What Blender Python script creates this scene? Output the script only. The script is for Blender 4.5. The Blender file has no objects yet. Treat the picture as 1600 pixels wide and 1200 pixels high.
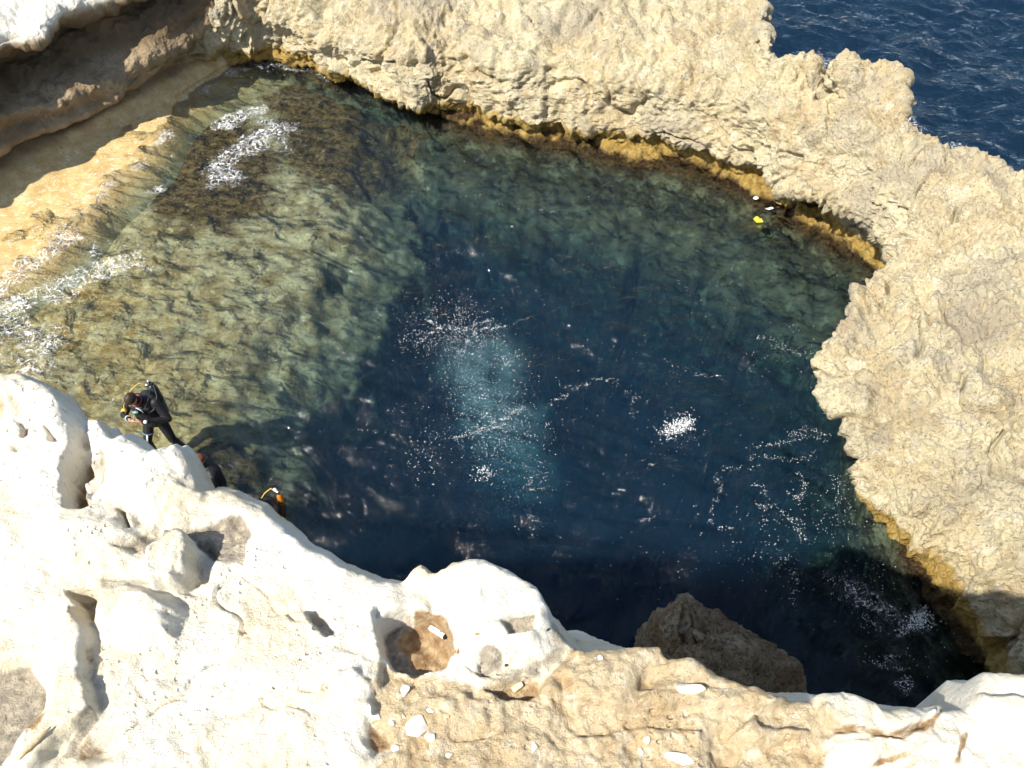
import bpy, bmesh, math, random
import numpy as np
from mathutils import Vector, Matrix

random.seed(7)
RNG = np.random.default_rng(11)
scene = bpy.context.scene
COL = scene.collection
R = math.radians

# ------------------------------------------------------------------ camera
CAM_Z, PITCH, FPX = 11.0, R(50.0), 1300.0      # metres above the water, degrees down, focal length in photo pixels
cam_d = bpy.data.cameras.new("camera")
cam_d.sensor_width = 36.0
cam_d.lens = 36.0 * FPX / 1600.0
cam_d.clip_start = 0.05
cam_d.clip_end = 6000.0
cam = bpy.data.objects.new("camera", cam_d)
COL.objects.link(cam)
cam.location = (0, 0, CAM_Z)
cam.rotation_euler = (math.pi / 2 - PITCH, 0, 0)
scene.camera = cam

# ------------------------------------------------------------------ sky and sun
SUN_EL = R(51.0)
SUN_AZ = math.atan2(-0.775, -0.63)              # direction towards the sun, x = sin, y = cos
to_sun = Vector((math.sin(SUN_AZ) * math.cos(SUN_EL), math.cos(SUN_AZ) * math.cos(SUN_EL), math.sin(SUN_EL)))
world = bpy.data.worlds.new("World")
scene.world = world
world.use_nodes = True
wn = world.node_tree
wn.nodes.clear()
sky = wn.nodes.new("ShaderNodeTexSky")
sky.sky_type = 'NISHITA'
sky.sun_disc = False
sky.sun_elevation = SUN_EL
sky.sun_rotation = SUN_AZ
bgn = wn.nodes.new("ShaderNodeBackground")
bgn.inputs["Strength"].default_value = 0.11
wo = wn.nodes.new("ShaderNodeOutputWorld")
wn.links.new(sky.outputs[0], bgn.inputs[0])
wn.links.new(bgn.outputs[0], wo.inputs[0])
sun_d = bpy.data.lights.new("sun", 'SUN')
sun_d.energy = 4.6
sun_d.angle = R(0.53)
sun_d.color = (1.0, 0.95, 0.86)
sun = bpy.data.objects.new("sun", sun_d)
COL.objects.link(sun)
sun.rotation_euler = to_sun.to_track_quat('Z', 'Y').to_euler()
sun.location = (-20, -14, 30)

scene.view_settings.view_transform = 'Standard'
scene.view_settings.look = 'None'
scene.view_settings.exposure = 0.92
scene.view_settings.gamma = 1.0
scene.render.engine = 'CYCLES'
scene.cycles.use_denoising = True
scene.cycles.max_bounces = 4
scene.cycles.transparent_max_bounces = 16
scene.cycles.volume_bounces = 0
scene.cycles.use_adaptive_sampling = True
scene.cycles.adaptive_threshold = 0.03

# ------------------------------------------------------------------ helpers: projection, noise, meshes
SP, CP = math.sin(PITCH), math.cos(PITCH)


def pix(u, v, z):
    """World point at height z that stands at photo pixel (u, v)."""
    dx, dy = (u - 800.0) / FPX, (600.0 - v) / FPX
    d = np.array([dx, CP + dy * SP, -SP + dy * CP])
    t = (z - CAM_Z) / d[2]
    return np.array([0, 0, CAM_Z]) + d * t


def to_pix(x, y, z):
    zz = z - CAM_Z
    dep = y * CP - zz * SP
    up = y * SP + zz * CP
    return 800.0 + FPX * x / dep, 600.0 - FPX * up / dep


def ih(ix, iy, iz, seed):
    h = (ix.astype(np.uint32) * np.uint32(374761393)) ^ (iy.astype(np.uint32) * np.uint32(668265263)) ^ (iz.astype(np.uint32) * np.uint32(2147483647 - 1013)) ^ np.uint32((seed * 144665 + 97) & 0xffffffff)
    h = (h ^ (h >> np.uint32(13))) * np.uint32(1274126177)
    h = (h ^ (h >> np.uint32(15))) * np.uint32(2246822519)
    return h ^ (h >> np.uint32(16))


def perlin(p, seed=0):
    f = np.floor(p)
    i = f.astype(np.int64)
    w = p - f
    s = w * w * w * (w * (w * 6 - 15) + 10)
    out = 0
    for dx in (0, 1):
        for dy in (0, 1):
            for dz in (0, 1):
                h = ih(i[:, 0] + dx, i[:, 1] + dy, i[:, 2] + dz, seed)
                gx = (h & 1023) / 511.5 - 1.0
                gy = ((h >> np.uint32(10)) & 1023) / 511.5 - 1.0
                gz = ((h >> np.uint32(20)) & 1023) / 511.5 - 1.0
                g = gx * (w[:, 0] - dx) + gy * (w[:, 1] - dy) + gz * (w[:, 2] - dz)
                out = out + g * (s[:, 0] if dx else 1 - s[:, 0]) * (s[:, 1] if dy else 1 - s[:, 1]) * (s[:, 2] if dz else 1 - s[:, 2])
    return out * 1.3


def fbm(p, octv=4, gain=0.5, seed=0, ridged=False):
    a, tot, q = 1.0, 0, p
    for k in range(octv):
        n = perlin(q, seed + k * 13)
        tot = tot + a * (1 - 2 * np.abs(n) if ridged else n)
        a *= gain
        q = q * 2.03 + 3.7
    return tot


def worley(p, seed=0):
    f = np.floor(p)
    i = f.astype(np.int64)
    best = np.full(len(p), 9.0)
    for dx in (-1, 0, 1):
        for dy in (-1, 0, 1):
            for dz in (-1, 0, 1):
                h = ih(i[:, 0] + dx, i[:, 1] + dy, i[:, 2] + dz, seed)
                cx = f[:, 0] + dx + (h & 1023) / 1023.0
                cy = f[:, 1] + dy + ((h >> np.uint32(10)) & 1023) / 1023.0
                cz = f[:, 2] + dz + ((h >> np.uint32(20)) & 1023) / 1023.0
                best = np.minimum(best, (p[:, 0] - cx) ** 2 + (p[:, 1] - cy) ** 2 + (p[:, 2] - cz) ** 2)
    return np.sqrt(best)


def sstep(a, b, x):
    t = np.clip((x - a) / (b - a), 0, 1)
    return t * t * (3 - 2 * t)


def seg_dist(px, py, pts):
    best = np.full(px.shape, 1e9)
    for (ax, ay), (bx, by) in zip(pts[:-1], pts[1:]):
        ex, ey = bx - ax, by - ay
        t = np.clip(((px - ax) * ex + (py - ay) * ey) / (ex * ex + ey * ey + 1e-12), 0, 1)
        best = np.minimum(best, np.hypot(px - ax - t * ex, py - ay - t * ey))
    return best


def poly_sd(px, py, pts):
    """Signed distance to a closed polygon, positive inside."""
    d = seg_dist(px, py, list(pts) + [pts[0]])
    ins = np.zeros(px.shape, bool)
    n = len(pts)
    for k in range(n):
        (ax, ay), (bx, by) = pts[k], pts[(k + 1) % n]
        if ay == by:
            continue
        c = ((ay > py) != (by > py)) & (px < (bx - ax) * (py - ay) / (by - ay) + ax)
        ins ^= c
    return np.where(ins, d, -d)


def raw_mesh(name, V, F, smooth=True):
    me = bpy.data.meshes.new(name)
    V = np.asarray(V, np.float32)
    F = np.asarray(F, np.int32)
    k = F.shape[1]
    me.vertices.add(len(V))
    me.vertices.foreach_set("co", V.ravel())
    me.loops.add(F.size)
    me.loops.foreach_set("vertex_index", F.ravel())
    me.polygons.add(len(F))
    me.polygons.foreach_set("loop_start", np.arange(0, F.size, k, dtype=np.int32))
    me.polygons.foreach_set("use_smooth", np.full(len(F), smooth))
    me.update(calc_edges=True)
    me.validate()
    return me


def grid_faces(n, m):
    a = np.arange(n * m).reshape(n, m)
    return np.stack([a[:-1, :-1], a[1:, :-1], a[1:, 1:], a[:-1, 1:]], -1).reshape(-1, 4)


def attr(me, name, vals):
    at = me.attributes.new(name, 'FLOAT', 'POINT')
    at.data.foreach_set("value", np.asarray(vals, np.float32).ravel())


def link(name, me, mat=None, parent=None, **props):
    o = bpy.data.objects.new(name, me)
    COL.objects.link(o)
    if mat is not None and me is not None:
        for m in (mat if isinstance(mat, (list, tuple)) else [mat]):
            me.materials.append(m)
    if parent is not None:
        o.parent = parent
    for k, v in props.items():
        o[k] = v
    return o


def empty(name, loc, rz=0.0, **props):
    o = bpy.data.objects.new(name, None)
    COL.objects.link(o)
    o.location = loc
    o.rotation_euler = (0, 0, rz)
    for k, v in props.items():
        o[k] = v
    return o


def normals_of(P):
    du = np.gradient(P, axis=0)
    dv = np.gradient(P, axis=1)
    n = np.cross(du, dv)
    return n / (np.linalg.norm(n, axis=-1, keepdims=True) + 1e-9)


def catmull(P, counts, axis):
    """Resample control points along an axis, counts[k] samples in segment k."""
    P = np.moveaxis(P, axis, 0)
    n = len(P)
    out = []
    for k in range(n - 1):
        p0, p1, p2, p3 = P[max(k - 1, 0)], P[k], P[k + 1], P[min(k + 2, n - 1)]
        for t in np.arange(counts[k]) / counts[k]:
            m1, m2 = (p2 - p0) * 0.42, (p3 - p1) * 0.42
            h00, h10, h01, h11 = 2 * t**3 - 3 * t**2 + 1, t**3 - 2 * t**2 + t, -2 * t**3 + 3 * t**2, t**3 - t**2
            out.append(h00 * p1 + h10 * m1 + h01 * p2 + h11 * m2)
    out.append(P[-1])
    return np.moveaxis(np.array(out), 0, axis)


# ------------------------------------------------------------------ materials
class NT:
    def __init__(self, name):
        self.m = bpy.data.materials.new(name)
        self.m.use_nodes = True
        self.t = self.m.node_tree
        self.t.nodes.clear()
        self.out = self.n("ShaderNodeOutputMaterial")
        self.pos = self.n("ShaderNodeNewGeometry").outputs["Position"]

    def n(self, t, **kw):
        o = self.t.nodes.new(t)
        for k, v in kw.items():
            setattr(o, k, v)
        return o

    def set(self, sock, v):
        if isinstance(v, bpy.types.NodeSocket):
            self.t.links.new(v, sock)
        elif isinstance(v, (tuple, list)) and len(v) == 3 and sock.type == 'RGBA':
            sock.default_value = (*v, 1)
        else:
            sock.default_value = v

    def noise(self, scale, detail=4, rough=0.55, vec=None, dist=0.0, out=0):
        o = self.n("ShaderNodeTexNoise")
        self.set(o.inputs["Vector"], vec or self.pos)
        o.inputs["Scale"].default_value = scale
        o.inputs["Detail"].default_value = detail
        o.inputs["Roughness"].default_value = rough
        o.inputs["Distortion"].default_value = dist
        return o.outputs[out]

    def voro(self, scale, feature='F1', vec=None, out=0, rnd=1.0):
        o = self.n("ShaderNodeTexVoronoi", feature=feature)
        self.set(o.inputs["Vector"], vec or self.pos)
        o.inputs["Scale"].default_value = scale
        o.inputs["Randomness"].default_value = rnd
        return o.outputs[out]

    def mp(self, vec=None, scale=(1, 1, 1), rot=(0, 0, 0), loc=(0, 0, 0)):
        o = self.n("ShaderNodeMapping")
        self.set(o.inputs[0], vec or self.pos)
        o.inputs["Scale"].default_value = scale
        o.inputs["Rotation"].default_value = rot
        o.inputs["Location"].default_value = loc
        return o.outputs[0]

    def math(self, op, a, b=0.0, c=None, clamp=False):
        o = self.n("ShaderNodeMath", operation=op, use_clamp=clamp)
        self.set(o.inputs[0], a)
        self.set(o.inputs[1], b)
        if c is not None:
            self.set(o.inputs[2], c)
        return o.outputs[0]

    def rng(self, x, a, b, c=0.0, d=1.0, smooth=True):
        o = self.n("ShaderNodeMapRange")
        o.interpolation_type = 'SMOOTHSTEP' if smooth else 'LINEAR'
        self.set(o.inputs[0], x)
        for k, v in enumerate((a, b, c, d)):
            self.set(o.inputs[1 + k], v)
        return o.outputs[0]

    def mix(self, f, a, b, mode='MIX'):
        o = self.n("ShaderNodeMix", data_type='RGBA', blend_type=mode)
        self.set(o.inputs[0], f)
        self.set(o.inputs[6], a)
        self.set(o.inputs[7], b)
        return o.outputs[2]

    def attr(self, name):
        return self.n("ShaderNodeAttribute", attribute_name=name).outputs["Fac"]

    def z(self):
        o = self.n("ShaderNodeSeparateXYZ")
        self.set(o.inputs[0], self.pos)
        return o.outputs[2]

    def bump(self, h, strength, dist, normal=None):
        o = self.n("ShaderNodeBump")
        self.set(o.inputs["Height"], h)
        o.inputs["Strength"].default_value = strength
        o.inputs["Distance"].default_value = dist
        if normal is not None:
            self.set(o.inputs["Normal"], normal)
        return o.outputs[0]

    def bsdf(self, color, rough=0.9, normal=None, spec=0.3, metal=0.0):
        o = self.n("ShaderNodeBsdfPrincipled")
        self.set(o.inputs["Base Color"], color)
        self.set(o.inputs["Roughness"], rough)
        self.set(o.inputs["Specular IOR Level"], spec)
        self.set(o.inputs["Metallic"], metal)
        if normal is not None:
            self.set(o.inputs["Normal"], normal)
        self.t.links.new(o.outputs[0], self.out.inputs[0])
        return o


def mat_rim():
    k = NT("weathered_limestone")
    big = k.noise(0.9, 5, 0.6)
    mid = k.noise(4.0, 6, 0.65)
    fine = k.noise(26.0, 5, 0.7)
    c = k.mix(k.rng(big, 0.38, 0.66), (0.61, 0.535, 0.35), (0.53, 0.425, 0.245))
    c = k.mix(k.rng(mid, 0.5, 0.72), c, (0.68, 0.61, 0.46))
    c = k.mix(k.math('MULTIPLY', k.rng(k.noise(2.3, 5, 0.6, k.mp(loc=(5, 2, 9))), 0.55, 0.75), 0.75), c, (0.44, 0.29, 0.14))
    # pitted grey crust
    grit = k.noise(75.0, 3, 0.75)
    crust = k.math('MULTIPLY', k.math('MAXIMUM', k.rng(fine, 0.53, 0.64), k.rng(grit, 0.52, 0.62)), k.rng(k.noise(1.6, 4, 0.6, k.mp(loc=(9, 9, 1))), 0.36, 0.6))
    c = k.mix(k.math('MULTIPLY', crust, 0.72), c, (0.24, 0.205, 0.15))
    c = k.mix(k.math('MULTIPLY', k.rng(k.noise(0.7, 5, 0.7, k.mp(loc=(1, 7, 3))), 0.48, 0.66), 0.75), c, (0.36, 0.315, 0.235))
    pits = k.rng(k.voro(13.0, vec=k.mp(scale=(1, 1, 1.0))), 0.14, 0.34, 1, 0)
    c = k.mix(k.math('MULTIPLY', pits, k.rng(big, 0.4, 0.7, 0.0, 0.22)), c, (0.26, 0.19, 0.11))
    # tide zone: algae
    z = k.z()
    zj = k.math('SUBTRACT', k.math('ADD', z, k.math('MULTIPLY', k.math('SUBTRACT', k.noise(2.2, 4, 0.6), 0.5), 0.55)), k.attr('algae'))
    gold = k.mix(k.rng(k.noise(9, 5, 0.7), 0.35, 0.65), (0.30, 0.185, 0.035), (0.42, 0.30, 0.10))
    c = k.mix(k.rng(zj, 0.42, 0.62, 1, 0), c, gold)
    brown = k.mix(k.rng(k.noise(14, 5, 0.7), 0.4, 0.65), (0.035, 0.02, 0.008), (0.11, 0.065, 0.022))
    c = k.mix(k.rng(zj, 0.02, 0.17, 1, 0), c, brown)
    weed = k.mix(k.rng(k.noise(3.0, 6, 0.7), 0.42, 0.62), (0.07, 0.06, 0.025), (0.24, 0.25, 0.14))
    c = k.mix(k.rng(z, -0.5, -0.05, 1, 0), c, weed)
    h = k.math('ADD', k.math('MULTIPLY', k.noise(13, 5, 0.72), 1.0), k.math('MULTIPLY', fine, 0.5))
    n = k.bump(h, 0.85, 0.09)
    n = k.bump(k.math('MULTIPLY', pits, -1.0), 0.7, 0.03, n)
    k.bsdf(c, k.rng(zj, 0.0, 0.25, 0.45, 0.95), n, 0.25)
    return k.m


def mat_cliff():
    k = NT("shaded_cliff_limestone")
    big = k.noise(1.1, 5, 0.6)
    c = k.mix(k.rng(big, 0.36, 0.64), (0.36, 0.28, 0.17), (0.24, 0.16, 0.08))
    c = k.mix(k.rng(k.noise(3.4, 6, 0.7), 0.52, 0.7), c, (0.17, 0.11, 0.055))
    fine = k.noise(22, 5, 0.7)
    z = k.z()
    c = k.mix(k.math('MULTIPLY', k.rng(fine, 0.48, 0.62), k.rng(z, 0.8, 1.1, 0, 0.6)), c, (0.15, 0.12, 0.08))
    c = k.mix(k.math('MULTIPLY', k.rng(z, 1.35, 1.65), k.rng(z, 2.2, 2.5, 1, 0)), c, (0.15, 0.10, 0.05))  # recess band darkened in colour to deepen its shade
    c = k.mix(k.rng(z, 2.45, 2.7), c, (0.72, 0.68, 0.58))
    zj = k.math('ADD', z, k.math('MULTIPLY', k.math('SUBTRACT', k.noise(1.3, 5, 0.65), 0.5), 0.5))
    wet = k.mix(k.rng(k.noise(3.5, 6, 0.65), 0.35, 0.68), (0.43, 0.295, 0.115), (0.55, 0.425, 0.21))
    wet = k.mix(k.rng(k.noise(12, 5, 0.7), 0.56, 0.7), wet, (0.34, 0.20, 0.07))
    c = k.mix(k.rng(zj, 0.30, 0.48, 1, 0), c, wet)
    sub = k.mix(k.rng(k.noise(2.4, 6, 0.7), 0.4, 0.62), (0.30, 0.24, 0.10), (0.40, 0.36, 0.20))
    c = k.mix(k.rng(z, -0.4, -0.05, 1, 0), c, sub)
    wisp = k.rng(k.math('ABSOLUTE', k.math('SUBTRACT', k.noise(1.9, 6, 0.7, k.mp(rot=(0, 0, 0.9), scale=(1, 2.2, 1)), 1.2), 0.5)), 0.0, 0.022, 1, 0)
    wisp = k.math('MULTIPLY', k.math('MULTIPLY', wisp, k.rng(k.noise(9, 5, 0.75), 0.46, 0.62)), k.math('MULTIPLY', k.rng(zj, 0.08, 0.28, 1, 0), k.rng(z, -0.1, 0.0)))
    c = k.mix(wisp, c, (0.78, 0.78, 0.75))
    hb = k.math('MULTIPLY', k.math('ADD', k.noise(9, 5, 0.7), k.math('MULTIPLY', fine, 0.4)), k.rng(z, 0.3, 0.7, 0.22, 1.0))
    n = k.bump(hb, 0.9, 0.09)
    k.bsdf(c, k.rng(zj, 0.25, 0.5, 0.22, 0.95), n, 0.5)
    return k.m


def mat_ledge():
    k = NT("pale_ledge_limestone")
    tan, soil, grey = k.attr("tan"), k.attr("soil"), k.attr("grey")
    big = k.noise(4.0, 6, 0.62)
    white = k.mix(k.rng(big, 0.40, 0.64), (0.83, 0.785, 0.67), (0.75, 0.645, 0.45))
    white = k.mix(k.math('MULTIPLY', k.rng(k.noise(11, 7, 0.7), 0.56, 0.70), 0.55), white, (0.56, 0.42, 0.24))
    white = k.mix(k.math('MULTIPLY', k.rng(k.noise(60, 5, 0.7), 0.60, 0.70), 0.5), white, (0.50, 0.43, 0.32))
    t = k.mix(k.rng(k.noise(7.0, 7, 0.65), 0.36, 0.66), (0.57, 0.465, 0.30), (0.49, 0.355, 0.19))
    t = k.mix(k.rng(k.noise(34, 6, 0.7), 0.50, 0.68), t, (0.65, 0.56, 0.41))
    t = k.mix(k.math('MULTIPLY', k.rng(k.noise(110, 4, 0.75), 0.54, 0.66), 0.6), t, (0.25, 0.19, 0.12))
    t = k.mix(k.math('MULTIPLY', k.rng(k.noise(140, 3, 0.7, k.mp(loc=(3, 3, 3))), 0.62, 0.70), 0.8), t, (0.74, 0.68, 0.55))
    c = k.mix(k.rng(k.math('ADD', tan, k.math('MULTIPLY', k.math('SUBTRACT', k.noise(14, 5, 0.6), 0.5), 0.7)), 0.35, 0.65), white, t)
    g = k.mix(k.rng(k.noise(50, 6, 0.75), 0.4, 0.66), (0.30, 0.26, 0.20), (0.52, 0.45, 0.33))
    c = k.mix(k.rng(k.math('ADD', grey, k.math('MULTIPLY', k.math('SUBTRACT', k.noise(18, 5, 0.65), 0.5), 0.9)), 0.35, 0.7), c, g)
    s = k.mix(k.rng(k.noise(40, 6, 0.7), 0.38, 0.66), (0.30, 0.185, 0.09), (0.50, 0.37, 0.22))
    c = k.mix(k.rng(k.math('ADD', soil, k.math('MULTIPLY', k.math('SUBTRACT', k.noise(16, 6, 0.72), 0.5), 1.5)), 0.30, 0.85), c, s)
    h = k.math('ADD', k.noise(70, 7, 0.72), k.math('MULTIPLY', k.noise(260, 4, 0.7), 0.35))
    pv = k.rng(k.voro(55.0, vec=k.mp(scale=(1, 1, 1))), 0.10, 0.30, 0, 1)
    h = k.math('ADD', h, k.math('MULTIPLY', k.math('MULTIPLY', k.math('SUBTRACT', pv, 1.0), k.rng(k.noise(6, 4, 0.6), 0.48, 0.62)), 0.55))
    n = k.bump(h, 0.9, 0.013)
    k.bsdf(c, 0.92, n, 0.2)
    return k.m


def mat_seabed():
    k = NT("seabed_rock")
    v = k.mp(scale=(1.0, 1.0, 0.6))
    wig = k.noise(2.2, 6, 0.66, v, 0.3)
    c = k.mix(k.rng(wig, 0.34, 0.66), (0.18, 0.125, 0.05), (0.40, 0.345, 0.195))
    c = k.mix(k.math('MULTIPLY', k.rng(k.noise(8.0, 6, 0.7, v, 0.3), 0.52, 0.68), 0.75), c, (0.13, 0.09, 0.04))
    c = k.mix(k.rng(k.noise(4.0, 5, 0.6, k.mp(loc=(4, 4, 0)), 0.6), 0.54, 0.72), c, (0.47, 0.40, 0.215))
    gd = k.mix(k.rng(k.noise(6.0, 6, 0.7, v), 0.40, 0.64), (0.26, 0.155, 0.045), (0.55, 0.42, 0.19))
    c = k.mix(k.math('MULTIPLY', k.attr('gold'), k.rng(k.noise(1.3, 4, 0.6), 0.30, 0.62)), c, gd)
    # brown weed carpet
    w = k.attr("weed")
    brown = k.mix(k.rng(k.noise(8, 6, 0.7, v, 0.6), 0.36, 0.66), (0.03, 0.017, 0.006), (0.18, 0.115, 0.04))
    c = k.mix(k.rng(k.math('ADD', w, k.math('MULTIPLY', k.math('SUBTRACT', k.noise(1.6, 5, 0.65), 0.5), 1.2)), 0.35, 0.75), c, brown)
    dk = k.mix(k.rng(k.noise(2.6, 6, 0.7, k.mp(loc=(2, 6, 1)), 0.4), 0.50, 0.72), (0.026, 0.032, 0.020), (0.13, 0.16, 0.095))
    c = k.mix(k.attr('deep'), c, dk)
    n = k.bump(k.noise(7, 5, 0.7), 0.8, 0.05)
    k.bsdf(c, 0.95, n, 0.1)
    return k.m


def mat_boulder():
    k = NT("dark_weathered_boulder")
    c = k.mix(k.rng(k.noise(2.2, 6, 0.65), 0.38, 0.62), (0.42, 0.335, 0.22), (0.25, 0.165, 0.09))
    c = k.mix(k.rng(k.noise(16, 6, 0.75), 0.44, 0.64), c, (0.12, 0.08, 0.04))
    c = k.mix(k.math('MULTIPLY', k.rng(k.noise(45, 4, 0.7), 0.58, 0.68), 0.7), c, (0.44, 0.38, 0.28))
    n = k.bump(k.noise(14, 5, 0.75), 1.0, 0.12)
    k.bsdf(c, 0.95, n, 0.2)
    return k.m


def mat_water():
    k = NT("sea_water")
    foam_a = k.attr("foam")
    rip = k.attr("rough")
    v = k.mp(scale=(1, 1.25, 1), rot=(0, 0, 0.35))
    h1 = k.noise(1.2, 4, 0.5, v, 0.5)
    h2 = k.noise(6.5, 4, 0.6, k.mp(scale=(1, 1.9, 1), rot=(0, 0, -0.12)), 0.3)
    h3 = k.noise(22.0, 3, 0.55, k.mp(scale=(1, 2.2, 1), rot=(0, 0, 0.2)), 0.3)
    h = k.math('ADD', h1, k.math('ADD', k.math('MULTIPLY', h2, 0.16), k.math('MULTIPLY', h3, 0.02)))
    nrm = k.bump(h, 1.0, 0.23)
    fr = k.n("ShaderNodeFresnel")
    fr.inputs["IOR"].default_value = 1.33
    k.set(fr.inputs["Normal"], nrm)
    tr = k.n("ShaderNodeBsdfTransparent")
    tr.inputs[0].default_value = (0.97, 0.985, 0.985, 1)
    gl = k.n("ShaderNodeBsdfGlossy")
    gl.inputs["Roughness"].default_value = 0.06
    k.set(gl.inputs["Normal"], nrm)
    w = k.n("ShaderNodeMixShader")
    k.set(w.inputs[0], fr.outputs[0])
    k.set(w.inputs[1], tr.outputs[0])
    k.set(w.inputs[2], gl.outputs[0])
    # lacy foam
    warp = k.n("ShaderNodeVectorMath", operation='ADD')
    sc = k.n("ShaderNodeVectorMath", operation='SCALE')
    nz = k.n("ShaderNodeTexNoise")
    k.set(nz.inputs["Vector"], k.pos)
    nz.inputs["Scale"].default_value = 2.6
    nz.inputs["Detail"].default_value = 4
    k.set(sc.inputs[0], nz.outputs["Color"])
    sc.inputs["Scale"].default_value = 0.55
    k.set(warp.inputs[0], k.mp(scale=(1, 1.0, 0)))
    k.set(warp.inputs[1], sc.outputs[0])
    e1 = k.voro(3.6, 'DISTANCE_TO_EDGE', warp.outputs[0])
    e2 = k.voro(12.0, 'DISTANCE_TO_EDGE', warp.outputs[0])
    brk = k.math('ADD', k.math('MULTIPLY', k.noise(1.5, 3, 0.5), 0.55), k.math('MULTIPLY', k.noise(6.0, 5, 0.7), 0.45))
    fa = k.math('ADD', foam_a, k.math('MULTIPLY', k.math('SUBTRACT', brk, 0.56), 3.2))
    fa = k.math('MULTIPLY', k.math('MAXIMUM', fa, 0.0), k.rng(foam_a, 0.02, 0.3))
    l1 = k.rng(e1, 0.0, k.math('ADD', k.math('MULTIPLY', fa, 0.085), 0.0005), 1, 0)
    l2 = k.rng(e2, 0.0, k.math('ADD', k.math('MULTIPLY', fa, 0.10), 0.0005), 1, 0)
    solid = k.rng(k.math('ADD', fa, k.math('MULTIPLY', k.math('SUBTRACT', k.noise(9, 5, 0.65), 0.5), 2.4)), 1.05, 1.9)
    lace = k.math('MAXIMUM', k.math('MULTIPLY', k.math('MAXIMUM', l1, l2), k.rng(k.noise(16, 4, 0.75), 0.36, 0.60)), solid)
    lace = k.math('MULTIPLY', lace, k.rng(fa, 0.02, 0.5, 0, 0.8), clamp=True)
    df = k.n("ShaderNodeBsdfDiffuse")
    df.inputs[0].default_value = (0.80, 0.82, 0.82, 1)
    mx = k.n("ShaderNodeMixShader")
    k.set(mx.inputs[0], lace)
    k.set(mx.inputs[1], w.outputs[0])
    k.set(mx.inputs[2], df.outputs[0])
    k.t.links.new(mx.outputs[0], k.out.inputs[0])
    va = k.n("ShaderNodeVolumeAbsorption")
    va.inputs["Color"].default_value = (0.38, 0.66, 0.76, 1)
    va.inputs["Density"].default_value = 0.42
    vs = k.n("ShaderNodeVolumeScatter")
    vs.inputs["Color"].default_value = (0.24, 0.54, 0.95, 1)
    vs.inputs["Density"].default_value = 0.036
    vs.inputs["Anisotropy"].default_value = 0.1
    ad = k.n("ShaderNodeAddShader")
    k.set(ad.inputs[0], va.outputs[0])
    k.set(ad.inputs[1], vs.outputs[0])
    k.t.links.new(ad.outputs[0], k.out.inputs["Volume"])
    return k.m


def plain(name, color, rough=0.6, spec=0.4, metal=0.0, var=0.0, scale=30.0):
    k = NT(name)
    c = color
    if var:
        c = k.mix(k.rng(k.noise(scale, 4, 0.6), 0.35, 0.65), tuple(x * (1 - var) for x in color), tuple(min(1, x * (1 + var)) for x in color))
    k.bsdf(c, rough, None, spec, metal)
    return k.m


M_RIM, M_CLIFF, M_LEDGE, M_BED, M_BOULDER, M_WATER = mat_rim(), mat_cliff(), mat_ledge(), mat_seabed(), mat_boulder(), mat_water()

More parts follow.
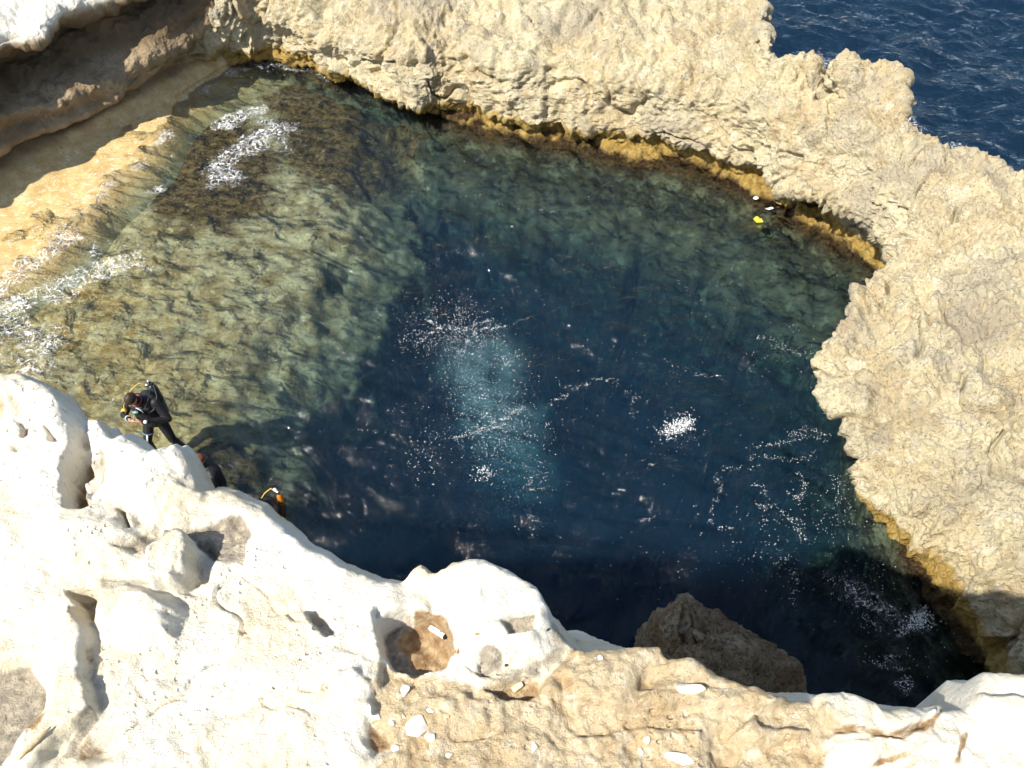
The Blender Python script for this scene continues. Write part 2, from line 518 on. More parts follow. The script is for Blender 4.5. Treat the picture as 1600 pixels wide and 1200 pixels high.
# ------------------------------------------------------------------ rim of the blue hole (swept profiles)
# waterline (u, v) | lip (u, v, z) | middle (u, v, z) | crest (u, v, z) | undercut depth
RIM = [
    ((250, 118), (245, 95, .50), (215, 20, 1.7), (180, -150, 3.2), .1),
    ((330, 108), (328, 84, .50), (310, 10, 1.7), (280, -150, 3.2), .1),
    ((400, 94), (402, 66, .55), (390, 0, 1.7), (380, -150, 3.2), .0),
    ((470, 106), (470, 84, .50), (475, 25, 1.5), (490, -150, 3.2), .0),
    ((528, 124), (530, 115, .40), (540, 52, 1.4), (580, -150, 3.1), .1),
    ((590, 128), (592, 138, .50), (605, 60, 1.6), (640, -150, 3.1), .5),
    ((636, 148), (641, 164, .50), (655, 66, 1.7), (700, -150, 3.0), .4),
    ((690, 184), (694, 156, .50), (705, 66, 1.7), (760, -150, 3.0), .15),
    ((790, 210), (792, 184, .50), (800, 82, 1.75), (860, -150, 3.0), .2),
    ((900, 225), (902, 197, .50), (910, 92, 1.75), (980, -140, 2.9), .2),
    ((1000, 248), (1002, 210, .60), (1010, 112, 1.75), (1090, -100, 2.8), .25),
    ((1080, 264), (1082, 232, .65), (1090, 132, 1.75), (1180, -40, 2.7), .3),
    ((1150, 288), (1160, 250, .75), (1160, 152, 1.8), (1192, 38, 2.6), .3),
    ((1195, 316), (1212, 282, .90), (1222, 190, 1.85), (1200, 88, 2.5), .8),
    ((1240, 337), (1262, 306, 1.0), (1270, 215, 1.9), (1262, 104, 2.4), 1.0),
    ((1270, 352), (1298, 320, 1.1), (1305, 235, 1.9), (1288, 140, 2.2), 1.2),
    ((1300, 368), (1330, 334, 1.15), (1340, 250, 2.0), (1314, 104, 2.8), 1.2),
    ((1340, 392), (1375, 358, 1.2), (1385, 290, 2.0), (1398, 106, 2.9), 1.2),
    ((1378, 424), (1402, 388, 1.3), (1420, 330, 2.0), (1402, 160, 2.6), 1.0),
    ((1405, 455), (1404, 420, 1.4), (1450, 365, 2.05), (1412, 205, 2.35), .5),
    ((1405, 492), (1371, 430, 1.55), (1470, 412, 2.1), (1470, 232, 2.35), .5),
    ((1385, 540), (1324, 486, 1.6), (1475, 465, 2.15), (1545, 262, 2.4), .6),
    ((1365, 585), (1292, 537, 1.6), (1475, 535, 2.2), (1605, 298, 2.45), .7),
    ((1355, 630), (1276, 582, 1.6), (1475, 600, 2.2), (1680, 350, 2.6), .7),
    ((1362, 690), (1302, 645, 1.5), (1490, 675, 2.15), (1760, 430, 2.7), .6),
    ((1380, 750), (1350, 718, 1.35), (1500, 735, 2.0), (1820, 530, 2.7), .5),
    ((1398, 800), (1358, 776, 1.2), (1515, 785, 1.9), (1860, 640, 2.7), .45),
    ((1425, 865), (1396, 812, 1.0), (1530, 835, 1.7), (1880, 740, 2.6), .3),
    ((1462, 935), (1440, 882, .6), (1555, 890, 1.5), (1900, 830, 2.5), .0),
    ((1492, 972), (1480, 932, .5), (1580, 940, 1.4), (1910, 900, 2.4), .0),
    ((1518, 1014), (1512, 985, .5), (1600, 985, 1.4), (1920, 960, 2.4), .0),
    ((1565, 1064), (1558, 1036, .5), (1640, 1040, 1.4), (1930, 1040, 2.4), .0),
    ((1660, 1150), (1655, 1120, .5), (1730, 1120, 1.4), (1960, 1130, 2.4), .0),
]


def build_rim():
    ctrl = []
    for i, (wl, lp, md, cr, dd) in enumerate(RIM):
        W = pix(*wl, 0.0)
        L = pix(*lp)
        Mm = pix(*md)
        C = pix(*cr)
        inl = Mm - L
        inl[2] = 0
        inl /= np.linalg.norm(inl)
        outw = C - Mm
        outw[2] = 0
        outw /= np.linalg.norm(outw)
        notch = W * 0.45 + L * 0.55 + inl * dd
        notch[2] = L[2] * 0.62
        low = W * 0.8 + L * 0.2 + inl * (0.16 + dd * 0.35)
        low[2] = L[2] * 0.30
        und = W - inl * 0.10
        und[2] = -0.8
        deep = W + inl * 0.5
        deep[2] = -4.5
        deeper = W + inl * 0.5
        deeper[2] = -11
        face = L * 0.62 + Mm * 0.38
        face[2] += 0.10
        upm = (Mm + C) * 0.5
        upm[2] += 0.06
        b1 = C + outw * 0.25
        b1[2] -= 0.55
        b2 = C + outw * 0.8
        b2[2] = -0.4
        b3 = C + outw * 1.3
        b3[2] = -11
        ctrl.append([deeper, deep, und, W, low, notch, L, face, Mm, upm, C, b1, b2, b3])
    ctrl = np.array(ctrl)
    P = catmull(ctrl, [3, 6, 10, 12, 16, 20, 54, 54, 70, 70, 16, 10, 4], 1)
    P = catmull(P, [38] * (len(RIM) - 1), 0)
    n, m = P.shape[:2]
    N = normals_of(P)
    if N[n // 2, m // 2, 2] < 0:
        N = -N
    q = P.reshape(-1, 3)
    z = q[:, 2]
    warp = np.stack([fbm(q * 1.3, 2, seed=3), fbm(q * 1.3, 2, seed=4), fbm(q * 1.3, 2, seed=5)], -1) * 0.20
    qa = (q + warp) * np.array([1, 1, 0.75])
    w1 = worley(qa / 0.75, 1)
    w2 = worley(qa / 0.30 + 7, 2)
    w3 = worley(qa / 0.13 + 2, 3)
    d = 0.32 * (0.55 - w1) + 0.24 * (0.55 - w2) * (0.4 + 0.6 * sstep(-0.3, 0.3, fbm(q * 0.7, 2, seed=19))) + 0.085 * (0.55 - w3)
    d += 0.24 * fbm(q * 0.8, 5, 0.58, 21)
    rid = fbm(q * 3.2, 4, 0.6, 31, True)
    d += 0.050 * rid
    cr = np.abs(perlin(qa * np.array([1.1, 1.1, 1.6]), 36))
    d -= 0.20 * sstep(0.06, 0.0, cr) * sstep(-0.2, 0.3, fbm(q * 0.6, 2, seed=37))
    f9 = fbm(q * 9, 4, 0.62, 41)
    d += 0.048 * f9
    pit = worley(q / 0.16 + 3, 8)
    d -= 0.12 * sstep(0.46, 0.10, worley(qa / 0.42 + 11, 9)) * sstep(0.0, 0.45, fbm(q * 0.9 + 3, 3, seed=78))
    d -= 0.05 * sstep(0.42, 0.12, pit) * sstep(-0.1, 0.4, fbm(q * 1.1, 3, seed=77))
    # flutes on the far wall
    th = q[:, 0] * 0.93 + q[:, 1] * 0.37
    fl = perlin(np.stack([th * 2.6, z * 0.35, q[:, 1] * 0.3], -1), 50)
    d += 0.10 * fl * sstep(0.2, 0.8, z) * sstep(2.2, 1.4, z) * sstep(13.5, 15.5, q[:, 1])
    d *= sstep(-0.6, 0.5, z) * 0.75 + 0.25
    q = q + N.reshape(-1, 3) * d[:, None]
    F = grid_faces(n, m)
    me = raw_mesh("rock_rim_terrain", q, F)
    attr(me, "algae", 0.75 * sstep(7.6, 5.9, q[:, 1]) * sstep(0.0, 0.5, q[:, 2]) * sstep(7.2, 5.2, q[:, 0]))
    return link("rock_rim_terrain", me, M_RIM, kind="structure", label="pale pitted limestone rim around the dark blue pool")


build_rim()

# ------------------------------------------------------------------ shaded cliff and wet platform (upper left)
# waterline, platform (z), foot (z), lip (z), face (z), recess (z), cap edge (z), top (z)
CLIFF = [
    ((-330, 660), (-380, 560, .11), (-400, 470, .42), (-370, 420, .85), (-350, 330, 1.55), (-350, 280, 1.9), (-330, 235, 2.55), (-420, 150, 2.9)),
    ((-150, 545), (-180, 450, .11), (-190, 370, .42), (-180, 325, .85), (-160, 240, 1.55), (-155, 195, 1.9), (-150, 155, 2.55), (-220, 80, 2.9)),
    ((5, 432), (-5, 335, .11), (-10, 268, .42), (-2, 233, .85), (10, 165, 1.5), (-5, 122, 1.85), (4, 72, 2.6), (-60, 15, 2.95)),
    ((85, 383), (55, 305, .11), (55, 240, .42), (62, 209, .82), (78, 150, 1.42), (78, 95, 1.85), (58, 62, 2.55), (10, 0, 2.95)),
    ((175, 287), (130, 236, .12), (132, 200, .42), (140, 178, .75), (142, 118, 1.4), (125, 62, 1.95), (95, 22, 2.7), (50, -40, 3.0)),
    ((243, 224), (205, 192, .12), (195, 168, .42), (216, 134, .88), (208, 84, 1.45), (190, 44, 1.95), (160, 0, 2.65), (110, -70, 3.0)),
    ((283, 162), (265, 152, .2), (250, 140, .42), (271, 93, 1.0), (257, 55, 1.55), (240, 20, 2.0), (215, -25, 2.65), (170, -95, 3.0)),
    ((328, 130), (312, 122, .2), (298, 112, .42), (322, 42, 1.35), (312, 12, 1.75), (295, -15, 2.1), (275, -50, 2.7), (235, -115, 3.1)),
    ((380, 98), (362, 92, .2), (350, 84, .42), (369, 12, 1.55), (362, -12, 1.85), (350, -35, 2.15), (330, -70, 2.7), (300, -130, 3.1)),
    ((430, 60), (415, 55, .2), (400, 50, .42), (376, -12, 1.7), (372, -30, 2.0), (372, -55, 2.2), (365, -90, 2.7), (350, -150, 3.2)),
]


def build_cliff():
    ctrl = []
    for wl, pl, ft, lp, fc, rc, cp, tp in CLIFF:
        W = pix(*wl, 0)
        A, B, C_, D, E, G, T = (pix(*k) for k in (pl, ft, lp, fc, rc, cp, tp))
        inl = T - G
        inl[2] = 0
        inl /= np.linalg.norm(inl)
        B = B + inl * 0.15
        B2 = B * 0.5 + C_ * 0.5 + inl * 0.45
        B2[2] = B[2] + 0.35 * (C_[2] - B[2])
        E = E + inl * 0.6
        und = W - inl * 1.0
        und[2] = -0.55
        dp = W - inl * 1.9
        dp[2] = -1.5
        bk = T + inl * 6
        bk[2] = 3.4
        bk2 = T + inl * 9
        bk2[2] = -6
        ctrl.append([dp, und, W, A, B, B2, C_, D, E, G, T, bk, bk2])
    ctrl = np.array(ctrl)
    P = catmull(ctrl, [5, 14, 40, 26, 12, 16, 46, 36, 36, 40, 14, 4], 1)
    P = catmull(P, [24, 40, 64, 64, 64, 64, 64, 50, 30], 0)
    n, m = P.shape[:2]
    N = normals_of(P)
    if N[n // 2, m - 8, 2] < 0:
        N = -N
    q = P.reshape(-1, 3)
    z = q[:, 2]
    warp = np.stack([fbm(q * 1.1, 2, seed=63), fbm(q * 1.1, 2, seed=64), fbm(q * 1.1, 2, seed=65)], -1) * 0.4
    qa = q + warp
    up = sstep(0.45, 1.0, z)
    d = up * (0.26 * (0.55 - worley(qa / 0.9, 61)) + 0.09 * (0.55 - worley(qa / 0.33, 62)))
    d += (0.03 + 0.14 * up) * fbm(q * 0.9, 4, 0.55, 66)
    d += (0.006 + 0.03 * up) * fbm(q * 4, 5, 0.62, 67)
    # bedding planes
    d += 0.085 * up * np.sin(z * 11 + 2.5 * fbm(q * 0.7, 2, seed=68))
    q = q + N.reshape(-1, 3) * d[:, None]
    me = raw_mesh("cliff_terrain", q, grid_faces(n, m))
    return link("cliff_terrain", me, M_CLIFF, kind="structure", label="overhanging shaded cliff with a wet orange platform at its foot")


build_cliff()

# ------------------------------------------------------------------ seabed
RIM_WL = [tuple(pix(*r[0], 0.0)[:2]) for r in RIM]
DROP = [tuple(pix(u, v, -1.2)[:2]) for u, v in [(655, 120), (650, 200), (640, 300), (642, 400), (612, 440), (585, 500), (548, 560), (500, 605), (476, 650), (455, 720), (445, 800), (470, 880), (420, 1000), (300, 1150)]]


def bed_depth(x, y):
    """Height of the sea floor and how weedy it is."""
    p = np.stack([x, y, np.zeros_like(x)], -1)
    xw = x + 0.45 * fbm(p * 0.9, 4, 0.6, 81)
    yw = y + 0.45 * fbm(p * 0.9, 4, 0.6, 82)
    dd = seg_dist(xw, yw, DROP)
    poly = DROP + [(-30, DROP[-1][1] - 4), (-30, 40), (DROP[0][0], 40)]
    side = poly_sd(xw, yw, poly) > 0
    sd = np.where(side, dd, -dd)
    u, v = to_pix(x, y, np.full_like(x, -0.8))
    shelf = -0.42 - 0.95 * sstep(1.9, 0.0, sd) ** 1.3 - 0.25 * sstep(6, 0, sd)
    zz = np.where(sd > 0, shelf, -1.62 - 9.0 * sstep(0, 2.2, -sd) ** 0.8 - 9.0 * sstep(0.8, 3.0, -sd))
    # rubble apron along the far rim
    dr = seg_dist(xw, yw, RIM_WL[6:21])
    ap = -0.35 - 1.2 * dr - 14.0 * np.maximum(dr - 1.25 - 0.8 * fbm(p * 0.7, 3, seed=88), 0) ** 1.5
    zz = np.maximum(zz, ap)
    # sunken rocks along the right wall
    for (cu, cv, cz, rad) in ((1330, 760, -2.4, 0.9), (1305, 860, -2.6, 0.75), (1290, 960, -3.0, 0.8), (1400, 930, -1.4, 0.9), (1440, 1020, -1.0, 1.0), (1340, 1040, -2.6, 0.8)):
        c = pix(cu, cv, cz)
        r = np.hypot(xw - c[0], yw - c[1]) / rad
        zz = np.maximum(zz, cz - 2.2 * r ** 2 - 3.0 * np.maximum(r - 1, 0) ** 2)
    weed = sstep(150, 40, np.hypot((u - 330) / 1.2, (v - 290) * 1.0)) * 1.0
    weed = np.maximum(weed, 0.85 * sstep(170, 60, np.hypot((u - 540) / 1.1, v - 200)))
    weed = np.maximum(weed, 0.95 * sstep(0.95, 0.25, dr))
    weed = np.maximum(weed, 0.8 * sstep(70, 25, np.hypot((u - 360) / 1.6, v - 730)))
    weed = np.maximum(weed, sstep(1370, 1400, u) * sstep(850, 900, v))
    gold = sstep(420, 150, u + (v - 520) * -0.35) * sstep(300, 480, v)
    return zz, weed, sd, gold


def build_bed():
    xs = np.concatenate([np.linspace(-40, -14, 14)[:-1], np.arange(-14, 10, 0.06), np.linspace(10, 40, 14)])
    ys = np.concatenate([np.linspace(-12, 1, 10)[:-1], np.arange(1, 21.5, 0.06), np.linspace(21.5, 60, 12)])
    X, Y = np.meshgrid(xs, ys, indexing='ij')
    x, y = X.ravel(), Y.ravel()
    z, weed, sd, gold = bed_depth(x, y)
    p = np.stack([x, y, z], -1)
    amp = np.where(sd > 0, 0.40, 1.0)
    shallow = sstep(-0.2, -0.9, z)
    n1 = 0.24 * (0.5 - worley(p * np.array([1, 1, .5]) / 0.7, 83)) + 0.12 * fbm(p * 1.6, 5, 0.6, 84)
    n1 += 0.05 * fbm(p * 6, 4, 0.6, 85)
    z = z + amp * n1 * (0.35 + 0.65 * shallow)
    me = raw_mesh("seabed", np.stack([x, y, z], -1), grid_faces(len(xs), len(ys)))
    attr(me, "weed", weed)
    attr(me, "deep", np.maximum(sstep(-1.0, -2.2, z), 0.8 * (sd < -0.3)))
    attr(me, "gold", gold)
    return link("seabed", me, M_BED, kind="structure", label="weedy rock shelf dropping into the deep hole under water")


build_bed()

# ------------------------------------------------------------------ water
FOAM = [  # polyline in photo pixels, radius in metres, strength
    ([(-60, 490), (10, 440), (80, 388), (100, 370)], .40, .95),
    ([(-40, 520), (40, 470), (110, 450), (180, 420)], .45, .95),
    ([(-30, 560), (20, 520), (70, 540), (40, 580)], .5, .75),
    ([(60, 470), (130, 430), (150, 440)], .3, .85),
    ([(120, 340), (180, 285), (220, 262)], .25, .5),
    ([(150, 400), (200, 390), (240, 420)], .35, .5),
    ([(245, 222), (262, 215)], .25, .8),
    ([(350, 195), (380, 182), (402, 175)], .3, 1.25),
    ([(345, 262), (370, 240), (410, 215), (440, 205)], .45, 1.05),
    ([(335, 290), (350, 268), (370, 282)], .3, .8),
    ([(410, 190), (440, 200), (445, 235)], .35, .65),
    ([(230, 305), (250, 300)], .2, .8),
    ([(330, 132), (380, 105), (430, 98), (480, 112), (520, 125)], .30, .55),
    ([(290, 160), (330, 140)], .3, .5),
    ([(500, 118), (530, 128)], .2, .8),
    ([(100, 600), (60, 560)], .6, .35),
    ([(1040, 676), (1060, 668), (1078, 661)], .10, .9),
    ([(1330, 930), (1370, 945), (1400, 960)], .30, .50),
    ([(1415, 980), (1440, 970)], .25, .95),
    ([(1440, 960), (1490, 985)], .25, .45),
    ([(1395, 1030), (1410, 1050), (1408, 1080)], .18, .40),
    ([(1250, 100), (1272, 98), (1282, 125)], .5, .9),
    ([(1300, 125), (1290, 140)], .3, .7),
    ([(1420, 195), (1445, 215), (1500, 245), (1560, 270)], .3, .55),
]


def wave_h(x, y):
    p = np.stack([x, y, np.zeros_like(x)], -1)
    c, s = math.cos(0.5), math.sin(0.5)
    a = np.stack([x * c + y * s, (-x * s + y * c) * 1.8, np.zeros_like(x)], -1)
    c2, s2 = math.cos(-0.25), math.sin(-0.25)
    b = np.stack([x * c2 + y * s2, (-x * s2 + y * c2) * 2.0, np.zeros_like(x) + 4], -1)
    pool = 0.085 * fbm(a * 0.8, 3, 0.5, 91) + 0.050 * fbm(b * 1.7, 2, 0.4, 92, True)
    sea = 0.16 * fbm(a * 0.35, 3, 0.5, 93) + 0.075 * fbm(b * 0.8, 3, 0.5, 94, True)
    crest = RIM_OUT
    k = np.clip(poly_sd(x, y, crest) / 0.8 * 0.5 + 0.5, 0, 1)
    return pool * k + sea * (1 - k), k


crest_line = [tuple(pix(*r[3])[:2]) for r in RIM]
RIM_OUT = crest_line + [(12, -30), (-60, -30), (-60, 40)]


def axis(lo, hi, step, far, nfar):
    core = np.arange(lo, hi, step)
    g = np.geomspace(step, far, nfar)
    return np.concatenate([(lo - g)[::-1], core, core[-1] + g])


def build_water():
    xs = axis(-13.5, 17, 0.065, 2500, 26)
    ys = axis(2.0, 27, 0.065, 2500, 26)
    X, Y = np.meshgrid(xs, ys, indexing='ij')
    x, y = X.ravel(), Y.ravel()
    h, k = wave_h(x, y)
    far = np.maximum(np.maximum(-13.5 - x, x - 17), np.maximum(2 - y, y - 27))
    h = h * sstep(8, 0, far)
    foam = np.zeros_like(x)
    for pts, rad, st in FOAM:
        w = [tuple(pix(u, v, 0.0)[:2]) for u, v in pts]
        d = seg_dist(x, y, w)
        foam = np.maximum(foam, st * np.clip(1.25 - d / rad, 0, 1) ** 1.0)
    n, m = len(xs), len(ys)
    top = np.stack([x, y, h], -1)
    F = grid_faces(n, m)
    # closed box below the waves so that it holds the water's volume
    idx = np.arange(n * m).reshape(n, m)
    ring = np.concatenate([idx[0, :-1], idx[:-1, -1], idx[-1, :0:-1], idx[:0:-1, 0]])
    bot = top[ring].copy()
    bot[:, 2] = -24.0
    b0 = len(top)
    k0 = np.arange(len(ring))
    k1 = (k0 + 1) % len(ring)
    side = np.stack([ring[k0], ring[k1], b0 + k1, b0 + k0], -1)
    V = np.concatenate([top, bot, [[0, 0, -24.0]]])
    cen = len(V) - 1
    me = bpy.data.meshes.new("water")
    tri = np.stack([b0 + k0, b0 + k1, np.full(len(ring), cen)], -1)
    nf4 = len(F) + len(side)
    loops = np.concatenate([F.ravel(), side.ravel(), tri.ravel()]).astype(np.int32)
    starts = np.concatenate([np.arange(nf4) * 4, nf4 * 4 + np.arange(len(tri)) * 3]).astype(np.int32)
    me.vertices.add(len(V))
    me.vertices.foreach_set("co", V.astype(np.float32).ravel())
    me.loops.add(len(loops))
    me.loops.foreach_set("vertex_index", loops)
    me.polygons.add(len(starts))
    me.polygons.foreach_set("loop_start", starts)
    sm = np.zeros(len(starts), bool)
    sm[:len(F)] = True
    me.polygons.foreach_set("use_smooth", sm)
    me.update(calc_edges=True)
    fa = np.zeros(len(V))
    fa[:len(foam)] = foam
    attr(me, "foam", fa)
    return link("water", me, M_WATER, kind="structure", label="clear sea water, dark blue over the deep hole and olive over the shelf")


build_water()

# ------------------------------------------------------------------ ledge under the photographer's feet
Z0 = 9.55
EDGE_IN = [(-900, 520), (-500, 560), (-200, 575), (-60, 586), (0, 592), (45, 593), (75, 611), (100, 622), (116, 648), (124, 668), (140, 664), (172, 671), (182, 692), (197, 682), (216, 692), (240, 714), (262, 701), (282, 698), (298, 714), (308, 748), (318, 758), (346, 757), (376, 770), (408, 786), (426, 803), (442, 812), (466, 832), (482, 848), (512, 862), (560, 887), (600, 902), (632, 905), (642, 893), (658, 887), (684, 902), (702, 892), (736, 882), (762, 887), (792, 893), (817, 914), (838, 922), (850, 945), (865, 970), (890, 988), (905, 1004), (915, 1012), (960, 1012), (1030, 1014), (1044, 1029), (1080, 1028), (1126, 1053), (1180, 1074), (1210, 1091), (1270, 1091), (1282, 1084), (1330, 1087), (1390, 1109), (1440, 1104), (1476, 1098), (1508, 1104), (1514, 1078), (1528, 1056), (1600, 1068), (1700, 1085), (1900, 1110), (2400, 1160)]
BAND = [(-900, 4), (840, 4), (850, 10), (875, 24), (905, 44), (930, 50), (952, 40), (975, 22), (995, 8), (1010, 4), (1115, 4), (1130, 8), (1180, 16), (1210, 28), (1260, 34), (1300, 26), (1350, 30), (1400, 42), (1450, 28), (1490, 18), (1515, 6), (2400, 4)]

# raised (+) or sunk (-) shapes: polygon in photo pixels, height in metres, softness in pixels
SHAPES = [
    ([(-80, 585), (45, 585), (105, 615), (118, 650), (95, 672), (60, 640), (35, 640), (-80, 690)], .05, 22),
    ([(40, 625), (105, 640), (114, 652), (92, 676), (72, 660), (52, 645)], .018, 10),
    ([(-20, 650), (8, 632), (20, 638), (10, 660), (-5, 672), (-25, 676)], -.035, 5),
    ([(33, 667), (44, 664), (44, 682), (36, 684)], -.02, 4),
    ([(22, 698), (36, 692), (38, 700), (24, 705)], -.012, 4),
    ([(72, 668), (92, 678), (92, 688), (78, 686)], -.03, 5),
    ([(118, 664), (142, 668), (146, 692), (128, 700), (112, 690)], -.05, 6),
    ([(144, 668), (172, 668), (176, 692), (168, 706), (148, 704)], .03, 7),
    ([(112, 694), (138, 694), (134, 730), (124, 752), (134, 790), (118, 802), (100, 778), (98, 735), (104, 712)], -.11, 6),
    ([(138, 706), (168, 702), (172, 722), (158, 764), (140, 780), (126, 756)], -.035, 9),
    ([(118, 788), (142, 782), (146, 792), (118, 804), (104, 796)], -.05, 5),
    ([(148, 786), (160, 782), (164, 786), (152, 794)], -.02, 3),
    ([(176, 690), (225, 690), (265, 712), (300, 770), (250, 800), (190, 780), (165, 730)], .03, 22),
    ([(278, 700), (296, 700), (306, 735), (290, 748), (272, 728)], .022, 8),
    ([(186, 796), (192, 796), (204, 830), (200, 832), (190, 806)], -.03, 3),
    ([(90, 810), (190, 800), (225, 850), (190, 880), (120, 890), (80, 860)], .035, 30),
    ([(186, 862), (232, 838), (300, 818), (372, 800), (390, 830), (345, 862), (300, 842), (240, 868)], -.022, 9),
    ([(234, 905), (238, 866), (264, 842), (292, 840), (314, 858), (300, 880), (300, 905), (286, 922), (250, 926)], .055, 6),
    ([(303, 842), (322, 840), (340, 858), (328, 886), (320, 905), (302, 908)], -.035, 4),
    ([(285, 906), (310, 908), (304, 928), (280, 926)], -.02, 5),
    ([(104, 922), (130, 916), (160, 926), (164, 944), (150, 966), (130, 960), (122, 940)], -.05, 6),
    ([(160, 915), (240, 925), (280, 960), (270, 1000), (215, 1008), (160, 985), (150, 950)], .04, 18),
    ([(112, 950), (142, 984), (134, 1018), (136, 1060), (150, 1082), (156, 1116), (110, 1152), (60, 1215), (10, 1215), (70, 1148), (90, 1100), (92, 1058), (100, 1008)], .035, 8),
    ([(-40, 1036), (34, 1026), (52, 1050), (64, 1062), (60, 1108), (30, 1150), (0, 1195), (-60, 1195)], -.045, 16),
    ([(50, 1060), (66, 1062), (68, 1092), (54, 1098)], -.02, 6),
    ([(390, 1000), (420, 968), (482, 958), (500, 984), (512, 1000), (560, 992), (584, 958), (588, 984), (602, 1034), (592, 1076), (400, 1086), (350, 1060)], .024, 6),
    ([(480, 958), (496, 956), (522, 984), (514, 1002), (500, 990)], -.022, 4),
    ([(375, 986), (396, 984), (392, 992), (376, 994)], -.01, 3),
    ([(590, 985), (610, 964), (640, 954), (672, 966), (700, 990), (707, 1014), (692, 1040), (650, 1052), (615, 1040), (596, 1015)], -.062, 6),
    ([(630, 905), (640, 884), (656, 880), (672, 890), (668, 910)], .025, 9),
    ([(660, 905), (705, 885), (760, 880), (830, 915), (870, 960), (840, 1020), (770, 1036), (735, 1005), (722, 950)], .045, 28),
    ([(785, 990), (802, 975), (836, 966), (840, 990), (820, 998), (796, 1004)], -.022, 3),
    ([(744, 1032), (756, 1017), (776, 1017), (791, 1030), (786, 1050), (750, 1056)], -.014, 5),
    ([(758, 1076), (800, 1060), (815, 1050), (846, 1062), (842, 1080), (790, 1090)], -.032, 6),
    ([(846, 1082), (866, 1045), (905, 1012), (960, 1006), (1035, 1008), (1046, 1026), (1090, 1024), (1140, 1052), (1230, 1090), (1200, 1110), (1060, 1100), (960, 1110)], .032, 7),
    ([(1000, 1062), (1026, 1060), (1020, 1082), (998, 1080)], -.012, 5),
    ([(1112, 1140), (1135, 1130), (1156, 1160), (1150, 1196), (1120, 1196), (1108, 1170)], -.022, 9),
    ([(880, 1055), (897, 1060), (894, 1085), (878, 1095)], -.012, 6),
    ([(900, 1150), (1010, 1138), (1100, 1140), (1095, 1156), (1000, 1152), (910, 1168)], .014, 5),
    ([(1140, 1150), (1180, 1120), (1190, 1140), (1260, 1150), (1200, 1168), (1160, 1166)], .018, 5),
    ([(1272, 1090), (1290, 1082), (1330, 1086), (1392, 1108), (1450, 1098), (1482, 1094), (1446, 1128), (1400, 1150), (1336, 1150), (1290, 1136)], .026, 4),
    ([(1296, 1152), (1400, 1160), (1440, 1140), (1424, 1172), (1372, 1186), (1350, 1210), (1280, 1210)], .016, 5),
    ([(1450, 1118), (1512, 1100), (1620, 1112), (1620, 1150), (1510, 1150), (1490, 1200), (1410, 1215), (1430, 1170)], .02, 5),
    ([(1508, 1112), (1512, 1076), (1527, 1052), (1600, 1062), (1720, 1080), (1720, 1130), (1570, 1142)], .055, 5),
    ([(575, 1120), (605, 1140), (612, 1170), (585, 1186), (572, 1160)], -.012, 8),
    ([(530, 1060), (560, 1058), (582, 1078), (580, 1110), (545, 1115)], .014, 4),
]
TAN = [(575, 1075), (600, 1050), (660, 1052), (745, 1066), (800, 1056), (850, 1072), (868, 1040), (905, 1008), (1045, 1005), (1135, 1048), (1250, 1082), (1276, 1110), (1296, 1150), (1270, 1230), (570, 1230), (600, 1190)]
SOIL = [
    ([(618, 984), (650, 954), (690, 962), (712, 990), (706, 1020), (676, 1036), (640, 1024)], 7, 1.0),
    ([(765, 1076), (800, 1064), (815, 1054), (844, 1064), (840, 1078), (790, 1088)], 5, 1.0),
    ([(575, 1125), (602, 1140), (608, 1168), (586, 1180), (574, 1160)], 8, .8),
    ([(1116, 1145), (1135, 1135), (1154, 1162), (1148, 1192), (1122, 1194)], 10, .55),
    ([(112, 694), (136, 694), (132, 735), (122, 752), (132, 788), (118, 798), (102, 778), (100, 735)], 7, .9),
    ([(160, 706), (172, 708), (170, 735), (158, 765), (150, 745)], 6, .7),
    ([(1290, 1138), (1380, 1152), (1446, 1130), (1480, 1098), (1450, 1146), (1400, 1164), (1300, 1150)], 4, .8),
    ([(1340, 1205), (1372, 1188), (1424, 1172), (1440, 1160), (1420, 1184), (1370, 1200)], 4, .9),
    ([(1494, 1150), (1506, 1146), (1510, 1165), (1490, 1200), (1480, 1200)], 4, .8),
    ([(40, 1130), (80, 1105), (86, 1120), (50, 1150), (20, 1180)], 8, .6),
    ([(120, 1180), (150, 1150), (160, 1180), (130, 1195)], 8, .6),
    ([(132, 1020), (142, 1010), (160, 1060), (150, 1085)], 6, .5),
    ([(36, 666), (44, 664), (44, 682), (38, 684)], 4, .8),
    ([(-10, 650), (8, 634), (18, 640), (6, 660)], 5, .6),
    ([(1025, 1060), (1000, 1062), (1000, 1078), (1022, 1078)], 5, .5),
    ([(880, 1058), (896, 1060), (892, 1082), (880, 1090)], 5, .6),
]
GREY = [
    ([(186, 862), (232, 838), (300, 818), (372, 798), (392, 830), (380, 880), (345, 880), (300, 842), (240, 868)], 10, .8),
    ([(-60, 1040), (30, 1030), (52, 1060), (60, 1110), (20, 1160), (0, 1190), (-60, 1190)], 12, .9),
    ([(100, 1190), (130, 1130), (155, 1110), (160, 1130), (120, 1190)], 8, .8),
    ([(592, 985), (612, 966), (640, 956), (660, 968), (640, 1000), (670, 1040), (615, 1036), (598, 1012)], 8, .75),
    ([(786, 990), (802, 976), (836, 968), (838, 988), (798, 1002)], 3, .9),
    ([(746, 1032), (757, 1018), (776, 1018), (789, 1030), (784, 1050), (752, 1054)], 5, .7),
    ([(838, 960), (880, 960), (900, 990), (880, 1040), (830, 1045), (850, 1010)], 22, .55),
    ([(105, 922), (130, 918), (160, 928), (162, 944), (150, 962), (132, 958)], 5, .6),
    ([(700, 1050), (800, 1040), (850, 1030), (850, 1060), (760, 1070)], 12, .6),
    ([(118, 666), (142, 670), (144, 690), (116, 690)], 5, .6),
    ([(140, 706), (165, 704), (160, 740), (140, 775), (128, 756)], 8, .6),
]


